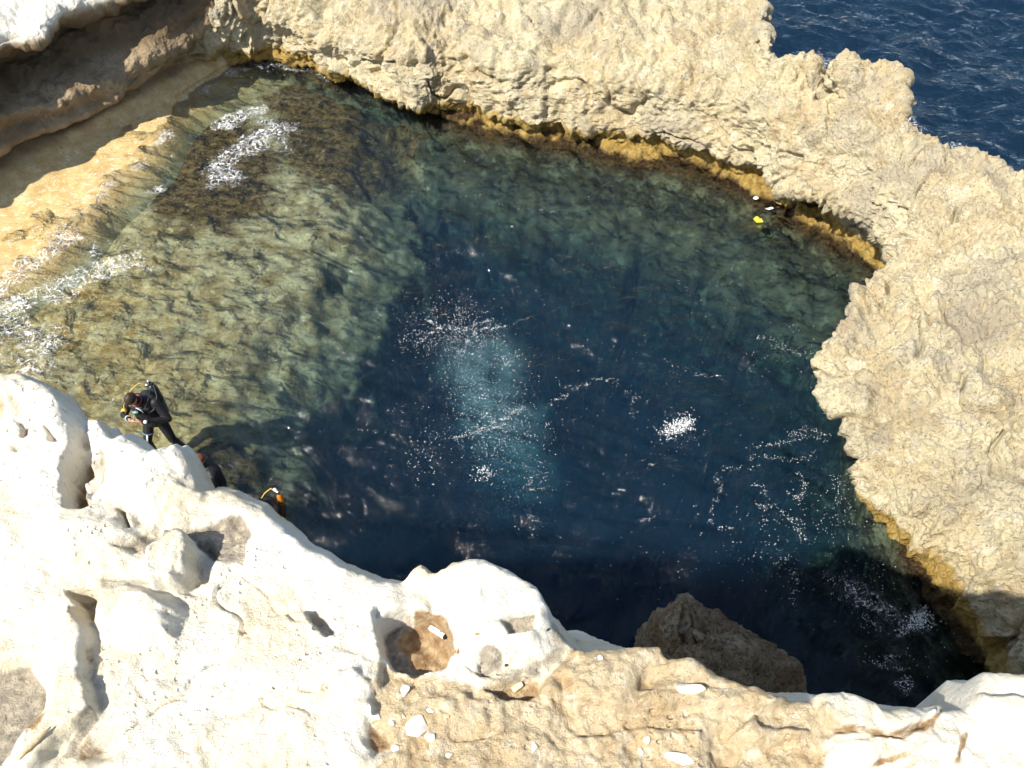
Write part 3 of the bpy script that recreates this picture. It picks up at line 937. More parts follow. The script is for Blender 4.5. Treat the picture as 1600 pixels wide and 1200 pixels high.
def build_ledge():
    def dense(lo, hi, step, lo2, hi2, n):
        a = np.arange(lo, hi, step)
        l = lo - np.geomspace(step, lo - lo2, n)[::-1]
        r = a[-1] + np.geomspace(step, hi2 - a[-1], n)
        return np.concatenate([l, a, r])
    xs = dense(-1.42, 1.12, 0.0036, -9.0, 9.0, 70)
    ys = dense(0.26, 1.52, 0.0030, -7.0, 3.0, 60)
    X, Y = np.meshgrid(xs, ys, indexing='ij')
    x, y = X.ravel(), Y.ravel()
    dep = np.maximum(y * CP - (Z0 - CAM_Z) * SP, 0.05)
    u = 800 + FPX * x / dep
    v = 600 - FPX * (y * SP + (Z0 - CAM_Z) * CP) / dep
    v = np.where(y < -0.6, 3000.0, v)
    # out of view to the left, edge set back and ragged to break up its shadow
    p = np.stack([x, y, np.zeros_like(x)], -1)
    jit = fbm(p * 18, 4, 0.6, 101) * 5.0
    ein = np.interp(u, [a for a, b in EDGE_IN], [b for a, b in EDGE_IN])
    band = np.interp(u, [a for a, b in BAND], [b for a, b in BAND])
    yin = np.where(v < 2500, 0, 0)
    ein = ein + np.where((u < -60), (170 + 800 * fbm(p * np.array([0.8, 0.15, 1]), 4, 0.55, 120)) * sstep(-60, -700, u), 0)
    inside = v - ein + jit * 0.35
    k_m = dep / FPX / SP * 0.95            # metres on the plane per pixel, roughly, away from the camera
    h = np.zeros_like(x)
    uu, vv = u + jit, v + fbm(p * 18 + 9, 4, 0.6, 102) * 5.0
    act = (v < 1400) & (u > -300) & (u < 1900)
    for pts, hh, soft in SHAPES:
        sd = poly_sd(uu[act], vv[act], pts)
        h[act] += hh * sstep(-soft, soft, sd)
    # broad relief
    h += 0.030 * fbm(p * 2.2, 3, 0.5, 103)
    tanm = np.zeros_like(x)
    tanm[act] = sstep(-30, 30, poly_sd(u[act], v[act], TAN) + jit[act] * 3)
    tanm[~act & (v >= 1400)] = 0.4
    soil = np.zeros_like(x)
    grey = np.zeros_like(x)
    for pts, soft, st in SOIL:
        soil[act] = np.maximum(soil[act], st * sstep(-soft, soft, poly_sd(uu[act], vv[act], pts)))
    for pts, soft, st in GREY:
        grey[act] = np.maximum(grey[act], st * sstep(-soft, soft, poly_sd(uu[act], vv[act], pts)))
    p3 = np.stack([x, y, h], -1)
    wv = np.stack([fbm(p * 7, 2, seed=104), fbm(p * 7, 2, seed=105), np.zeros_like(x)], -1) * 0.04
    lump = 0.55 - worley((p3 + wv) / 0.13, 106)
    h += 0.018 * lump * (1 - 0.3 * tanm)
    h += 0.012 * fbm((p3 + wv) * 16, 4, 0.55, 107) * (0.5 + 0.9 * tanm)
    rough = fbm(p3 * 55, 4, 0.62, 108)
    h += 0.0022 * rough * (0.45 + 1.1 * tanm + 0.5 * grey)
    h += 0.006 * tanm * (0.5 - worley((p3 + wv) / 0.045, 109))
    # scattered solution pits in the white rock
    pw = worley((p3 + wv) / 0.11 + 5, 110)
    h -= 0.022 * sstep(0.32, 0.10, pw) * sstep(0.1, 0.4, fbm(p * 3, 2, seed=111)) * (1 - tanm)
    ck = np.abs(perlin((p3 + wv * 1.5) * np.array([5.5, 7.5, 5]), 112))
    h -= 0.010 * sstep(0.035, 0.0, ck) * sstep(0.05, 0.35, fbm(p * 2.6 + 4, 2, seed=113))
    h += 0.0035 * fbm((p3 + wv) * 30, 3, 0.6, 114)
    h += 0.0055 * (1 - tanm) * fbm((p3 + wv) * 21, 3, 0.55, 115, True) * sstep(-0.25, 0.3, fbm(p * 3.3, 2, seed=116))
    pw2 = worley((p3 + wv) / 0.048 + 9, 117)
    h -= 0.006 * sstep(0.42, 0.10, pw2) * sstep(0.05, 0.35, fbm(p * 4 + 2, 2, seed=118))
    z = Z0 + h
    # rounding towards the lip, shaded far slope, then the cliff face
    z -= 0.022 * np.clip(1 - inside / 22.0, 0, 1) ** 2 * (inside > 0)
    out = np.maximum(-inside, 0) * k_m
    w = np.minimum(band / 0.15 * k_m, 0.6)
    tanv = np.tan(np.minimum(PITCH + np.arctan((ein - 600) / FPX), 1.35))
    slope = np.minimum(out, w) * 0.73 * tanv
    beyond = np.maximum(out - w, 0)
    drop = np.where(out > 0, 0.022 + slope + beyond * 60.0, 0)
    z = np.where(out > 0, z - drop, z)
    z = np.maximum(z, -6.0)
    # the cliff face wanders
    me = raw_mesh("ledge_terrain", np.stack([x, y, z], -1), grid_faces(len(xs), len(ys)))
    attr(me, "tan", tanm)
    attr(me, "soil", soil)
    attr(me, "grey", grey)
    o = link("ledge_terrain", me, M_LEDGE, kind="structure", label="sunlit white and tan limestone ledge high above the pool")
    global LEDGE_Z
    ZG = z.reshape(len(xs), len(ys))

    def at(px, py):
        i = min(max(np.searchsorted(xs, px), 1), len(xs) - 1)
        j = min(max(np.searchsorted(ys, py), 1), len(ys) - 1)
        return float(ZG[i, j])
    LEDGE_Z = at
    return o


build_ledge()


def on_ledge(u, v):
    """Point of the ledge that stands at photo pixel (u, v)."""
    z = Z0
    for _ in range(12):
        p = pix(u, v, z)
        z = 0.5 * z + 0.5 * LEDGE_Z(p[0], p[1])
    p = pix(u, v, z)
    return Vector((p[0], p[1], LEDGE_Z(p[0], p[1])))


# ------------------------------------------------------------------ small helpers for things
def ring_tube(path, radii, seg=10, cap=True):
    """Tube along a path of points; returns vertices and faces."""
    path = [Vector(p) for p in path]
    if not isinstance(radii, (list, tuple)):
        radii = [radii] * len(path)
    V, F = [], []
    prev = None
    for i, p in enumerate(path):
        t = (path[min(i + 1, len(path) - 1)] - path[max(i - 1, 0)]).normalized()
        a = prev if prev is not None else Vector((0, 0, 1)) if abs(t.z) < .9 else Vector((1, 0, 0))
        a = (a - t * a.dot(t)).normalized()
        prev = a
        b = t.cross(a)
        for k in range(seg):
            w = 2 * math.pi * k / seg
            V.append(p + (a * math.cos(w) + b * math.sin(w)) * radii[i])
    for i in range(len(path) - 1):
        for k in range(seg):
            F.append((i * seg + k, i * seg + (k + 1) % seg, (i + 1) * seg + (k + 1) % seg, (i + 1) * seg + k))
    if cap:
        F.append(tuple(range(seg))[::-1])
        F.append(tuple((len(path) - 1) * seg + k for k in range(seg)))
    return V, F


def pymesh(name, V, F, smooth=True):
    me = bpy.data.meshes.new(name)
    me.from_pydata([tuple(v) for v in V], [], F)
    for p in me.polygons:
        p.use_smooth = smooth
    me.update()
    return me


def tube(name, path, radii, mat, parent=None, seg=10, **props):
    V, F = ring_tube(path, radii, seg)
    return link(name, pymesh(name, V, F), mat, parent, **props)


def ball(name, c, r, mat, parent=None, sub=2, jag=0.0, seed=0, smooth=True, **props):
    bm = bmesh.new()
    bmesh.ops.create_icosphere(bm, subdivisions=sub, radius=1.0)
    co = np.array([v.co[:] for v in bm.verts])
    if jag:
        co = co * (1 + jag * fbm(co * 1.4 + seed * 3.1, 3, 0.6, 200 + seed))[:, None]
    co = co * np.array(r) + np.array(c)
    for v, q in zip(bm.verts, co):
        v.co = q
    me = bpy.data.meshes.new(name)
    bm.to_mesh(me)
    bm.free()
    for p in me.polygons:
        p.use_smooth = smooth
    return link(name, me, mat, parent, **props)


def capsule(p0, p1, r0, r1, seg=12):
    p0, p1 = Vector(p0), Vector(p1)
    t = p1 - p0
    L = t.length
    t = t / L if L > 1e-6 else Vector((0, 0, 1))
    path, rad = [], []
    for k in range(6):
        a = math.pi / 2 * k / 5
        path.append(p0 - t * r0 * math.cos(a))
        rad.append(max(r0 * math.sin(a), 1e-4))
    for k in range(6):
        a = math.pi / 2 * k / 5
        path.append(p1 + t * r1 * math.sin(a))
        rad.append(max(r1 * math.cos(a), 1e-4))
    return ring_tube(path, rad, seg)


def ellipsoid(c, r, rot=None, seg=16):
    V, F = capsule((0, 0, 0), (0, 0, 1e-5), 1.0, 1.0, seg)
    m = rot or Matrix.Identity(3)
    return [Vector(c) + m @ Vector((v.x * r[0], v.y * r[1], v.z * r[2])) for v in V], F


def fused(name, prims, mats, parent, voxel=0.008, smooth=3):
    """One continuous skin over tapered limbs. prims: (V, F, material index, centre line for colouring)."""
    V, F = [], []
    for (v, f), mi, key in prims:
        b = len(V)
        V += list(v)
        F += [tuple(i + b for i in q) for q in f]
    me = pymesh(name, V, F)
    o = bpy.data.objects.new(name, me)
    COL.objects.link(o)
    r = o.modifiers.new("r", 'REMESH')
    r.mode = 'VOXEL'
    r.voxel_size = voxel
    sm = o.modifiers.new("s", 'SMOOTH')
    sm.iterations = smooth
    sm.factor = 0.5
    dg = bpy.context.evaluated_depsgraph_get()
    new = bpy.data.meshes.new_from_object(o.evaluated_get(dg))
    bpy.data.objects.remove(o)
    bpy.data.meshes.remove(me)
    new.name = name
    co = np.empty(len(new.polygons) * 3)
    new.polygons.foreach_get("center", co)
    co = co.reshape(-1, 3)
    best = np.full(len(co), 1e9)
    mi_out = np.zeros(len(co), np.int32)
    for _, mi, (a, b, rr) in prims:
        a, b = np.array(a), np.array(b)
        e = b - a
        t = np.clip(((co - a) @ e) / (e @ e + 1e-12), 0, 1)
        d = np.linalg.norm(co - a - t[:, None] * e, axis=1) - rr
        w = d < best
        best[w] = d[w]
        mi_out[w] = mi
    ob = link(name, new, mats, parent)
    new.polygons.foreach_set("material_index", mi_out)
    new.polygons.foreach_set("use_smooth", np.ones(len(co), bool))
    return ob


def limb(p0, p1, r0, r1, mi=0):
    return (capsule(p0, p1, r0, r1), mi, (p0, p1, (r0 + r1) / 2))


def blob(c, r, mi=0, rot=None):
    return (ellipsoid(c, r, rot), mi, (c, c, min(r)))


# ------------------------------------------------------------------ boulder in the shade below the ledge
def build_boulder():
    rings = [
        (-3.0, [(1030, 1080), (1050, 1040), (1090, 1020), (1130, 1020), (1180, 1050), (1220, 1100), (1200, 1150), (1100, 1170), (1050, 1130)]),
        (0.0, [(996, 1016), (1012, 984), (1062, 962), (1125, 976), (1195, 1012), (1252, 1066), (1230, 1130), (1100, 1150), (1010, 1100)]),
        (0.7, [(998, 1004), (1018, 972), (1058, 950), (1112, 962), (1172, 994), (1236, 1048), (1200, 1100), (1090, 1120), (1012, 1070)]),
        (1.3, [(1010, 996), (1030, 962), (1062, 940), (1100, 950), (1142, 980), (1196, 1024), (1165, 1070), (1078, 1080), (1024, 1045)]),
        (1.75, [(1030, 990), (1046, 960), (1066, 936), (1088, 946), (1108, 972), (1140, 1004), (1118, 1040), (1072, 1046), (1040, 1025)]),
        (1.95, [(1058, 985), (1062, 968), (1070, 950), (1078, 958), (1088, 972), (1100, 990), (1092, 1004), (1076, 1010), (1064, 1000)]),
    ]
    C = np.array([[pix(u, v, z) for u, v in r] + [pix(*r[0], z)] for z, r in rings])
    cen = C.mean(axis=(0, 1))
    P = catmull(C, [10, 16, 16, 16, 14], 0)
    n0 = P.shape[1] - 1
    ext = np.concatenate([P[:, -3:-1], P, P[:, 1:3]], 1)
    Q = catmull(ext, [16] * (ext.shape[1] - 1), 1)
    Q = Q[:, 32:32 + 16 * n0 + 1]
    n, m = Q.shape[:2]
    q = Q.reshape(-1, 3)
    d = 0.26 * (0.50 - worley(q / 0.45, 130)) + 0.12 * fbm(q * 3, 5, 0.6, 131) + 0.02 * fbm(q * 14, 3, 0.6, 132)
    axis_ = q.copy()
    axis_[:, :2] -= Q[-1].mean(0)[:2]
    axis_[:, 2] = 0.4
    axis_ /= np.linalg.norm(axis_, axis=1, keepdims=True)
    th = np.linspace(0, 1, m)
    q = q + axis_ * d[:, None]
    q = q.reshape(n, m, 3)
    q[:, -1] = q[:, 0]
    q = q.reshape(-1, 3)
    top = q.reshape(n, m, 3)[-1].mean(0)
    V = list(map(tuple, q)) + [tuple(top)]
    F = [tuple(f) for f in grid_faces(n, m).tolist()]
    F += [((n - 1) * m + k, (n - 1) * m + k + 1, len(V) - 1) for k in range(m - 1)]
    me = pymesh("boulder", V, F)
    link("boulder", me, M_BOULDER, label="dark brown rough boulder in the shade rising behind the tan ledge", category="boulder")


build_boulder()

# ------------------------------------------------------------------ foam flecks and bubbles
M_FOAM = plain("white_foam", (0.80, 0.82, 0.82), 0.8, 0.3)
OCT = np.array([[1, 0, 0], [-1, 0, 0], [0, 1, 0], [0, -1, 0], [0, 0, 1], [0, 0, -1]], float)
OCF = np.array([[0, 2, 4], [2, 1, 4], [1, 3, 4], [3, 0, 4], [2, 0, 5], [1, 2, 5], [3, 1, 5], [0, 3, 5]])


def flecks(name, pts, size, label, **props):
    pts = np.asarray(pts, float)
    n = len(pts)
    r = np.minimum(RNG.lognormal(0, 0.40, n), 1.7) * size
    ang = RNG.uniform(0, 6.283, n)
    el = RNG.uniform(0.6, 1.8, n)
    B = OCT[None] * np.stack([r * el, r / el ** .5, r * 0.5], -1)[:, None]
    c, s_ = np.cos(ang)[:, None], np.sin(ang)[:, None]
    X = B[..., 0] * c - B[..., 1] * s_
    Y = B[..., 0] * s_ + B[..., 1] * c
    V = np.stack([X, Y, B[..., 2]], -1) + pts[:, None]
    F = (OCF[None] + (np.arange(n) * 6)[:, None, None]).reshape(-1, 3)
    me = raw_mesh(name, V.reshape(-1, 3), F, True)
    return link(name, me, M_FOAM, kind="stuff", label=label, **props)


def surf(u, v, dz=0.004):
    P = np.array([pix(a, b, 0.0) for a, b in zip(u, v)])
    h, _ = wave_h(P[:, 0], P[:, 1])
    P[:, 2] = h + dz
    return P


def scatter(c, s, n, rot=0.0):
    a = RNG.normal(0, 1, (n, 2)) * np.array(s)
    cr, sr = math.cos(rot), math.sin(rot)
    return c[0] + a[:, 0] * cr - a[:, 1] * sr, c[1] + a[:, 0] * sr + a[:, 1] * cr


def along(pts, n, jit):
    pts = np.array(pts, float)
    L = np.r_[0, np.cumsum(np.hypot(*np.diff(pts, axis=0).T))]
    t = RNG.uniform(0, L[-1], n)
    t = t + 6 * np.sin(t * 0.35)
    u = np.interp(t, L, pts[:, 0]) + RNG.normal(0, jit, n)
    v = np.interp(t, L, pts[:, 1]) + RNG.normal(0, jit * .6, n)
    return u, v


def cat(parts):
    return np.concatenate([p[0] for p in parts]), np.concatenate([p[1] for p in parts])


pl = [scatter((700, 505), (38, 22), 420, .25), scatter((660, 535), (24, 14), 190), scatter((745, 525), (26, 20), 330, .3), scatter((795, 560), (12, 11), 110),
      scatter((760, 668), (40, 22), 420, -.1), scatter((800, 640), (26, 24), 200), scatter((735, 615), (20, 16), 110), scatter((660, 715), (22, 26), 110), scatter((790, 715), (40, 30), 130),
      along([(655, 540), (690, 512), (725, 518), (770, 500)], 150, 1.8), along([(725, 545), (745, 520), (790, 512)], 120, 2), along([(745, 675), (790, 655), (820, 635)], 90, 2),
      along([(700, 690), (740, 678), (790, 665)], 110, 3), along([(665, 500), (680, 512), (690, 515)], 60, 1.5)]
flecks("bubble_foam", surf(*cat(pl)), 0.0052, "white bubbles bursting at the surface above the teal plume")

ln = [along([(860, 628), (905, 605), (935, 592), (965, 598)], 110, 3), along([(955, 600), (985, 620), (1010, 632)], 40, 4), along([(985, 620), (992, 655)], 18, 4),
      along([(1175, 702), (1210, 696), (1250, 686), (1290, 690)], 110, 4), along([(1230, 680), (1265, 672), (1295, 684)], 80, 4), along([(1165, 722), (1180, 715)], 14, 4),
      along([(1190, 715), (1240, 722), (1275, 712)], 60, 5), along([(1245, 735), (1258, 760), (1250, 785), (1230, 775)], 90, 3), along([(1118, 740), (1125, 765), (1110, 800), (1108, 815), (1130, 828), (1148, 828)], 110, 2.5),
      along([(1125, 735), (1185, 732)], 35, 4), along([(1175, 755), (1195, 770)], 30, 4), along([(1180, 795), (1200, 790), (1235, 815), (1250, 840), (1265, 850)], 110, 4), along([(1195, 790), (1195, 830)], 26, 3),
      along([(1225, 870), (1242, 900), (1238, 930), (1242, 960)], 80, 5), scatter((1150, 880), (50, 26), 90), scatter((1230, 850), (40, 40), 110), scatter((1090, 700), (110, 70), 70),
      along([(1000, 815), (1025, 808)], 22, 3), along([(1010, 730), (1022, 728)], 10, 2), scatter((1060, 690), (30, 14), 50), along([(820, 760), (845, 745)], 26, 3), along([(820, 765), (850, 768)], 20, 3),
      scatter((840, 700), (30, 60), 60), scatter((900, 590), (120, 60), 60), along([(1030, 560), (1080, 585), (1120, 590)], 40, 4), along([(1180, 530), (1225, 545)], 45, 4), along([(1200, 545), (1260, 555)], 40, 4),
      scatter((1240, 560), (40, 26), 60), along([(660, 420), (700, 400), (760, 398)], 30, 3), along([(720, 305), (790, 318)], 26, 2), along([(640, 305), (670, 298)], 16, 2), along([(800, 330), (870, 332)], 26, 2),
      along([(700, 255), (760, 252)], 22, 2), along([(1050, 440), (1100, 470)], 22, 3), scatter((1130, 460), (70, 30), 50), along([(560, 672), (600, 680)], 12, 2), along([(600, 640), (650, 655)], 10, 3),
      along([(1330, 930), (1370, 955), (1395, 965)], 90, 8), along([(1345, 960), (1375, 985)], 60, 6), along([(1290, 900), (1340, 920)], 70, 10), scatter((1360, 890), (45, 30), 90), scatter((1400, 935), (40, 26), 90),
      along([(1400, 1040), (1415, 1060), (1408, 1085)], 60, 4), along([(1350, 1030), (1385, 1045)], 50, 6), scatter((1440, 1010), (40, 40), 60), scatter((1300, 810), (35, 30), 110), along([(1300, 740), (1320, 800)], 60, 7),
      scatter((950, 880), (120, 40), 30), scatter((800, 450), (200, 90), 70)]
flecks("foam_flecks", surf(*cat(ln)), 0.0047, "scattered white foam flecks drifting in lines on the dark water")

ln = [along([(0, 470), (60, 460), (130, 425)], 150, 12), along([(10, 520), (70, 545), (110, 520)], 130, 14), along([(120, 345), (180, 290), (240, 230)], 120, 9), scatter((150, 440), (60, 50), 160),
      scatter((60, 560), (50, 30), 100), scatter((390, 215), (45, 40), 150), scatter((330, 290), (80, 60), 120), scatter((480, 200), (60, 50), 100), scatter((420, 110), (70, 14), 100), scatter((250, 250), (60, 70), 110),
      scatter((300, 420), (120, 110), 170), scatter((420, 350), (100, 90), 110)]
flecks("shore_foam", surf(*cat(ln)), 0.0050, "white foam specks washing over the shallow shelf beside the wet platform")


def burst(name, uv, s, n, hmax, rot, label):
    u, v = scatter(uv, s, n, rot)
    P = surf(u, v)
    P[:, 2] += np.abs(RNG.normal(0, 1, n)) * hmax * np.exp(-((u - uv[0]) / s[0]) ** 2 * .5)
    flecks(name, P, 0.0075, label)


burst("foam_splash", (1060, 669), (13, 6), 520, .035, -.35, "bright white tuft of foam floating on the open dark blue water")
burst("foam_splash", (757, 742), (7, 6), 90, .05, 0, "pale grey bubble burst below the teal plume")
burst("foam_splash", (1432, 974), (12, 8), 320, .06, -.2, "small white splash against the foot of the golden rock")
burst("foam_splash", (385, 186), (16, 5), 160, .03, -.3, "white breaking wave crest over the brown weed of the shelf")
burst("foam_splash", (1272, 100), (8, 6), 160, .1, 0, "white wave splash on the open sea behind the rock rim")


def build_plume():
    k = NT("bubble_cloud")
    tc = k.n("ShaderNodeTexCoord").outputs["Object"]
    sp = k.n("ShaderNodeSeparateXYZ")
    k.set(sp.inputs[0], tc)
    wx = k.math('ADD', sp.outputs[0], k.math('MULTIPLY', k.math('SUBTRACT', k.noise(1.3, 4, 0.65, k.mp(tc, scale=(1, 1, 2.2))), 0.5), 1.9))
    wy = k.math('ADD', sp.outputs[1], k.math('MULTIPLY', k.math('SUBTRACT', k.noise(1.3, 4, 0.65, k.mp(tc, scale=(1, 1, 2.2), loc=(7, 3, 1))), 0.5), 1.9))
    r2 = k.math('ADD', k.math('POWER', wx, 2.0), k.math('POWER', wy, 2.0))
    hard = k.math('ADD', k.math('POWER', sp.outputs[0], 2.0), k.math('POWER', sp.outputs[1], 2.0))
    fall = k.math('MULTIPLY', k.math('EXPONENT', k.math('MULTIPLY', r2, -4.5)), k.rng(hard, 0.15, 0.98, 1, 0))
    nz = k.rng(k.noise(1.9, 4, 0.6, k.mp(tc, scale=(1, 1, 1.8)), 0.5), 0.38, 0.70, 0.0, 1.0)
    fade = k.math('MULTIPLY', k.rng(sp.outputs[2], -1.0, 0.45, 0.0, 1.0), k.rng(sp.outputs[2], 0.35, 1.0, 1.0, 0.0))
    dn = k.math('MULTIPLY', k.math('MULTIPLY', fall, nz), k.math('MULTIPLY', fade, 3.6))
    vs = k.n("ShaderNodeVolumeScatter")
    vs.inputs["Color"].default_value = (0.58, 0.98, 0.96, 1)
    k.set(vs.inputs["Density"], dn)
    k.t.links.new(vs.outputs[0], k.out.inputs["Volume"])
    a, b = Vector(pix(728, 500, -0.6)), Vector(pix(836, 820, -4.6))
    mid = (a + b) / 2
    half = (a - b).length / 2
    V, F = ring_tube([(0, 0, -1), (0, 0, -.5), (0, 0, 0), (0, 0, .5), (0, 0, 1)], 1.0, 20)
    o = link("bubble_plume", pymesh("bubble_plume", V, F), k.m, kind="stuff", label="teal column of bubbles rising from divers deep in the blue hole")
    o.location = mid
    o.rotation_euler = (a - b).to_track_quat('Z', 'Y').to_euler()
    o.scale = (1.3, 1.3, half)


build_plume()
nb = 2600
tt = RNG.beta(1.1, 1.6, nb)
pa, pb = pix(705, 515, -0.12), pix(836, 815, -4.4)
B = pa + (pb - pa) * tt[:, None] + RNG.normal(0, 1, (nb, 3)) * (0.20 + 0.22 * tt)[:, None]
B[:, 2] = np.minimum(B[:, 2], -0.10)
flecks("rising_bubbles", B, 0.0055, "small silvery bubbles rising inside the teal plume")

# ------------------------------------------------------------------ people
M_SUIT = plain("black_neoprene", (0.012, 0.011, 0.012), 0.55, 0.35, 0, .3, 20)
M_VEST = plain("charcoal_nylon", (0.022, 0.023, 0.028), 0.7, 0.3)
M_SKIN = plain("skin", (0.50, 0.27, 0.17), 0.5, 0.4, 0, .12, 60)
M_HAIR = plain("dark_brown_hair", (0.030, 0.017, 0.010), 0.6, 0.4, 0, .4, 90)
M_RED = plain("red_brown_hair", (0.16, 0.045, 0.015), 0.6, 0.4, 0, .3, 90)
M_TANK = plain("dark_painted_tank", (0.03, 0.032, 0.036), 0.35, 0.5)
M_CHROME = plain("chrome", (0.75, 0.75, 0.76), 0.22, 0.5, 1.0)
M_YELLOW = plain("yellow_rubber", (0.55, 0.38, 0.06), 0.5)
M_RUBBER = plain("black_rubber", (0.010, 0.010, 0.010), 0.5)
M_GREYP = plain("pale_grey_plastic", (0.55, 0.58, 0.60), 0.4)
M_TEAL = plain("teal_glass", (0.12, 0.34, 0.32), 0.15, 0.6)
M_BLUEGREY = plain("blue_grey_webbing", (0.10, 0.15, 0.20), 0.6)
M_ORANGE = plain("orange_paint", (0.50, 0.17, 0.02), 0.4)
M_REDSKIN = plain("red_strap", (0.34, 0.05, 0.03), 0.5)
M_WHITEP = plain("white_plastic", (0.8, 0.8, 0.8), 0.4)


def hand(wrist, tip, pn, thumb_side):
    """Palm with four bent fingers and a thumb. wrist -> tip: along the fingers, pn: palm normal, thumb_side: +1/-1."""
    w, t, n = Vector(wrist), Vector(tip), Vector(pn).normalized()
    a = (t - w).normalized()
    n = (n - a * n.dot(a)).normalized()
    s_ = a.cross(n) * thumb_side
    out = [limb(w, w + a * 0.035, .026, .032, 1)]
    rot = Matrix((s_, n, a)).transposed()
    pc = w + a * 0.065
    out.append((ellipsoid(pc, (.043, .018, .05), rot), 1, (tuple(pc - s_ * .02), tuple(pc + s_ * .02), .02)))
    for k, (off, ln_) in enumerate(((.031, .072), (.011, .082), (-.010, .076), (-.030, .060))):
        b = w + a * 0.105 + s_ * off
        m = b + a * ln_ * .45 + n * .012
        e = m + a * ln_ * .28 + n * ln_ * .42
        out += [limb(tuple(b - a * .02), tuple(m), .0098, .009, 1), limb(tuple(m), tuple(e), .009, .0078, 1)]
    b = w + a * .045 + s_ * .032
    m = b + s_ * .028 + a * .026 + n * .012
    e = m + a * .034 + n * .016
    out += [limb(tuple(b), tuple(m), .0125, .011, 1), limb(tuple(m), tuple(e), .011, .009, 1)]
    return out


def head(c, fwd, up, hood=False):
    """Head centred at c looking along fwd: skull, jaw, nose, ears, brow, lips."""
    c, f, u = Vector(c), Vector(fwd).normalized(), Vector(up)
    u = (u - f * u.dot(f)).normalized()
    s_ = f.cross(u)
    rot = Matrix((s_, f, u)).transposed()
    mi = 1

    def P(x, y, z):
        return c + s_ * x + f * y + u * z

    out = [(ellipsoid(c + u * .02, (.076, .096, .092), rot), mi, (tuple(P(0, -.02, .02)), tuple(P(0, .02, .02)), .08)),
           (ellipsoid(P(0, .03, -.055), (.056, .062, .062), rot), mi, (tuple(P(0, .03, -.055)), tuple(P(0, .031, -.055)), .058)),
           limb(tuple(P(0, .092, .012)), tuple(P(0, .112, -.022)), .009, .013, mi),
           limb(tuple(P(-.036, .084, .028)), tuple(P(.036, .084, .028)), .010, .010, mi),
           limb(tuple(P(-.018, .086, -.055)), tuple(P(.018, .086, -.055)), .008, .008, mi)]
    for q in (-1, 1):
        out.append((ellipsoid(P(q * .078, -.01, -.005), (.010, .018, .030), rot), mi, (tuple(P(q * .078, -.01, -.005)), tuple(P(q * .079, -.01, -.005)), .012)))
    return out, P, rot


def hair_cap(P, rot, mat, parent, seed, name="hair"):
    V, F = ellipsoid((0, 0, 0), (1, 1, 1), None, 28)
    bm = bmesh.new()
    bmesh.ops.create_icosphere(bm, subdivisions=4, radius=1.0)
    kill = []
    for v in bm.verts:
        x, y, z = v.co
        if z < -0.15 - 0.35 * max(0, -y) + 0.75 * max(0, y - .25):
            kill.append(v)
    bmesh.ops.delete(bm, geom=kill, context='VERTS')
    co = np.array([v.co[:] for v in bm.verts])
    k = 1 + 0.05 * fbm(co * np.array([6, 3, 6]), 3, 0.6, 300 + seed) + .04 * np.abs(fbm(co * 12, 2, .5, 301 + seed))
    for v, q in zip(bm.verts, co * k[:, None]):
        v.co = P(q[0] * .084, q[1] * .103 - .006, q[2] * .101 + .024)
    bmesh.ops.solidify(bm, geom=bm.faces[:], thickness=-0.006)
    me = bpy.data.meshes.new(name)
    bm.to_mesh(me)
    bm.free()
    for p in me.polygons:
        p.use_smooth = True
    return link(name, me, mat, parent)


def torus(name, c, axis_, R_, r_, mat, parent, squash=1.0):
    a = Vector(axis_).normalized()
    b = a.orthogonal().normalized()
    d = a.cross(b)
    V, F = [], []
    n, m = 24, 8
    for i in range(n):
        w = 2 * math.pi * i / n
        e = b * math.cos(w) + d * math.sin(w) * squash
        for j in range(m):
            t = 2 * math.pi * j / m
            V.append(Vector(c) + e * (R_ + r_ * math.cos(t)) + a * r_ * math.sin(t))
    for i in range(n):
        for j in range(m):
            F.append((i * m + j, ((i + 1) % n) * m + j, ((i + 1) % n) * m + (j + 1) % m, i * m + (j + 1) % m))
    return link(name, pymesh(name, V, F), mat, parent)


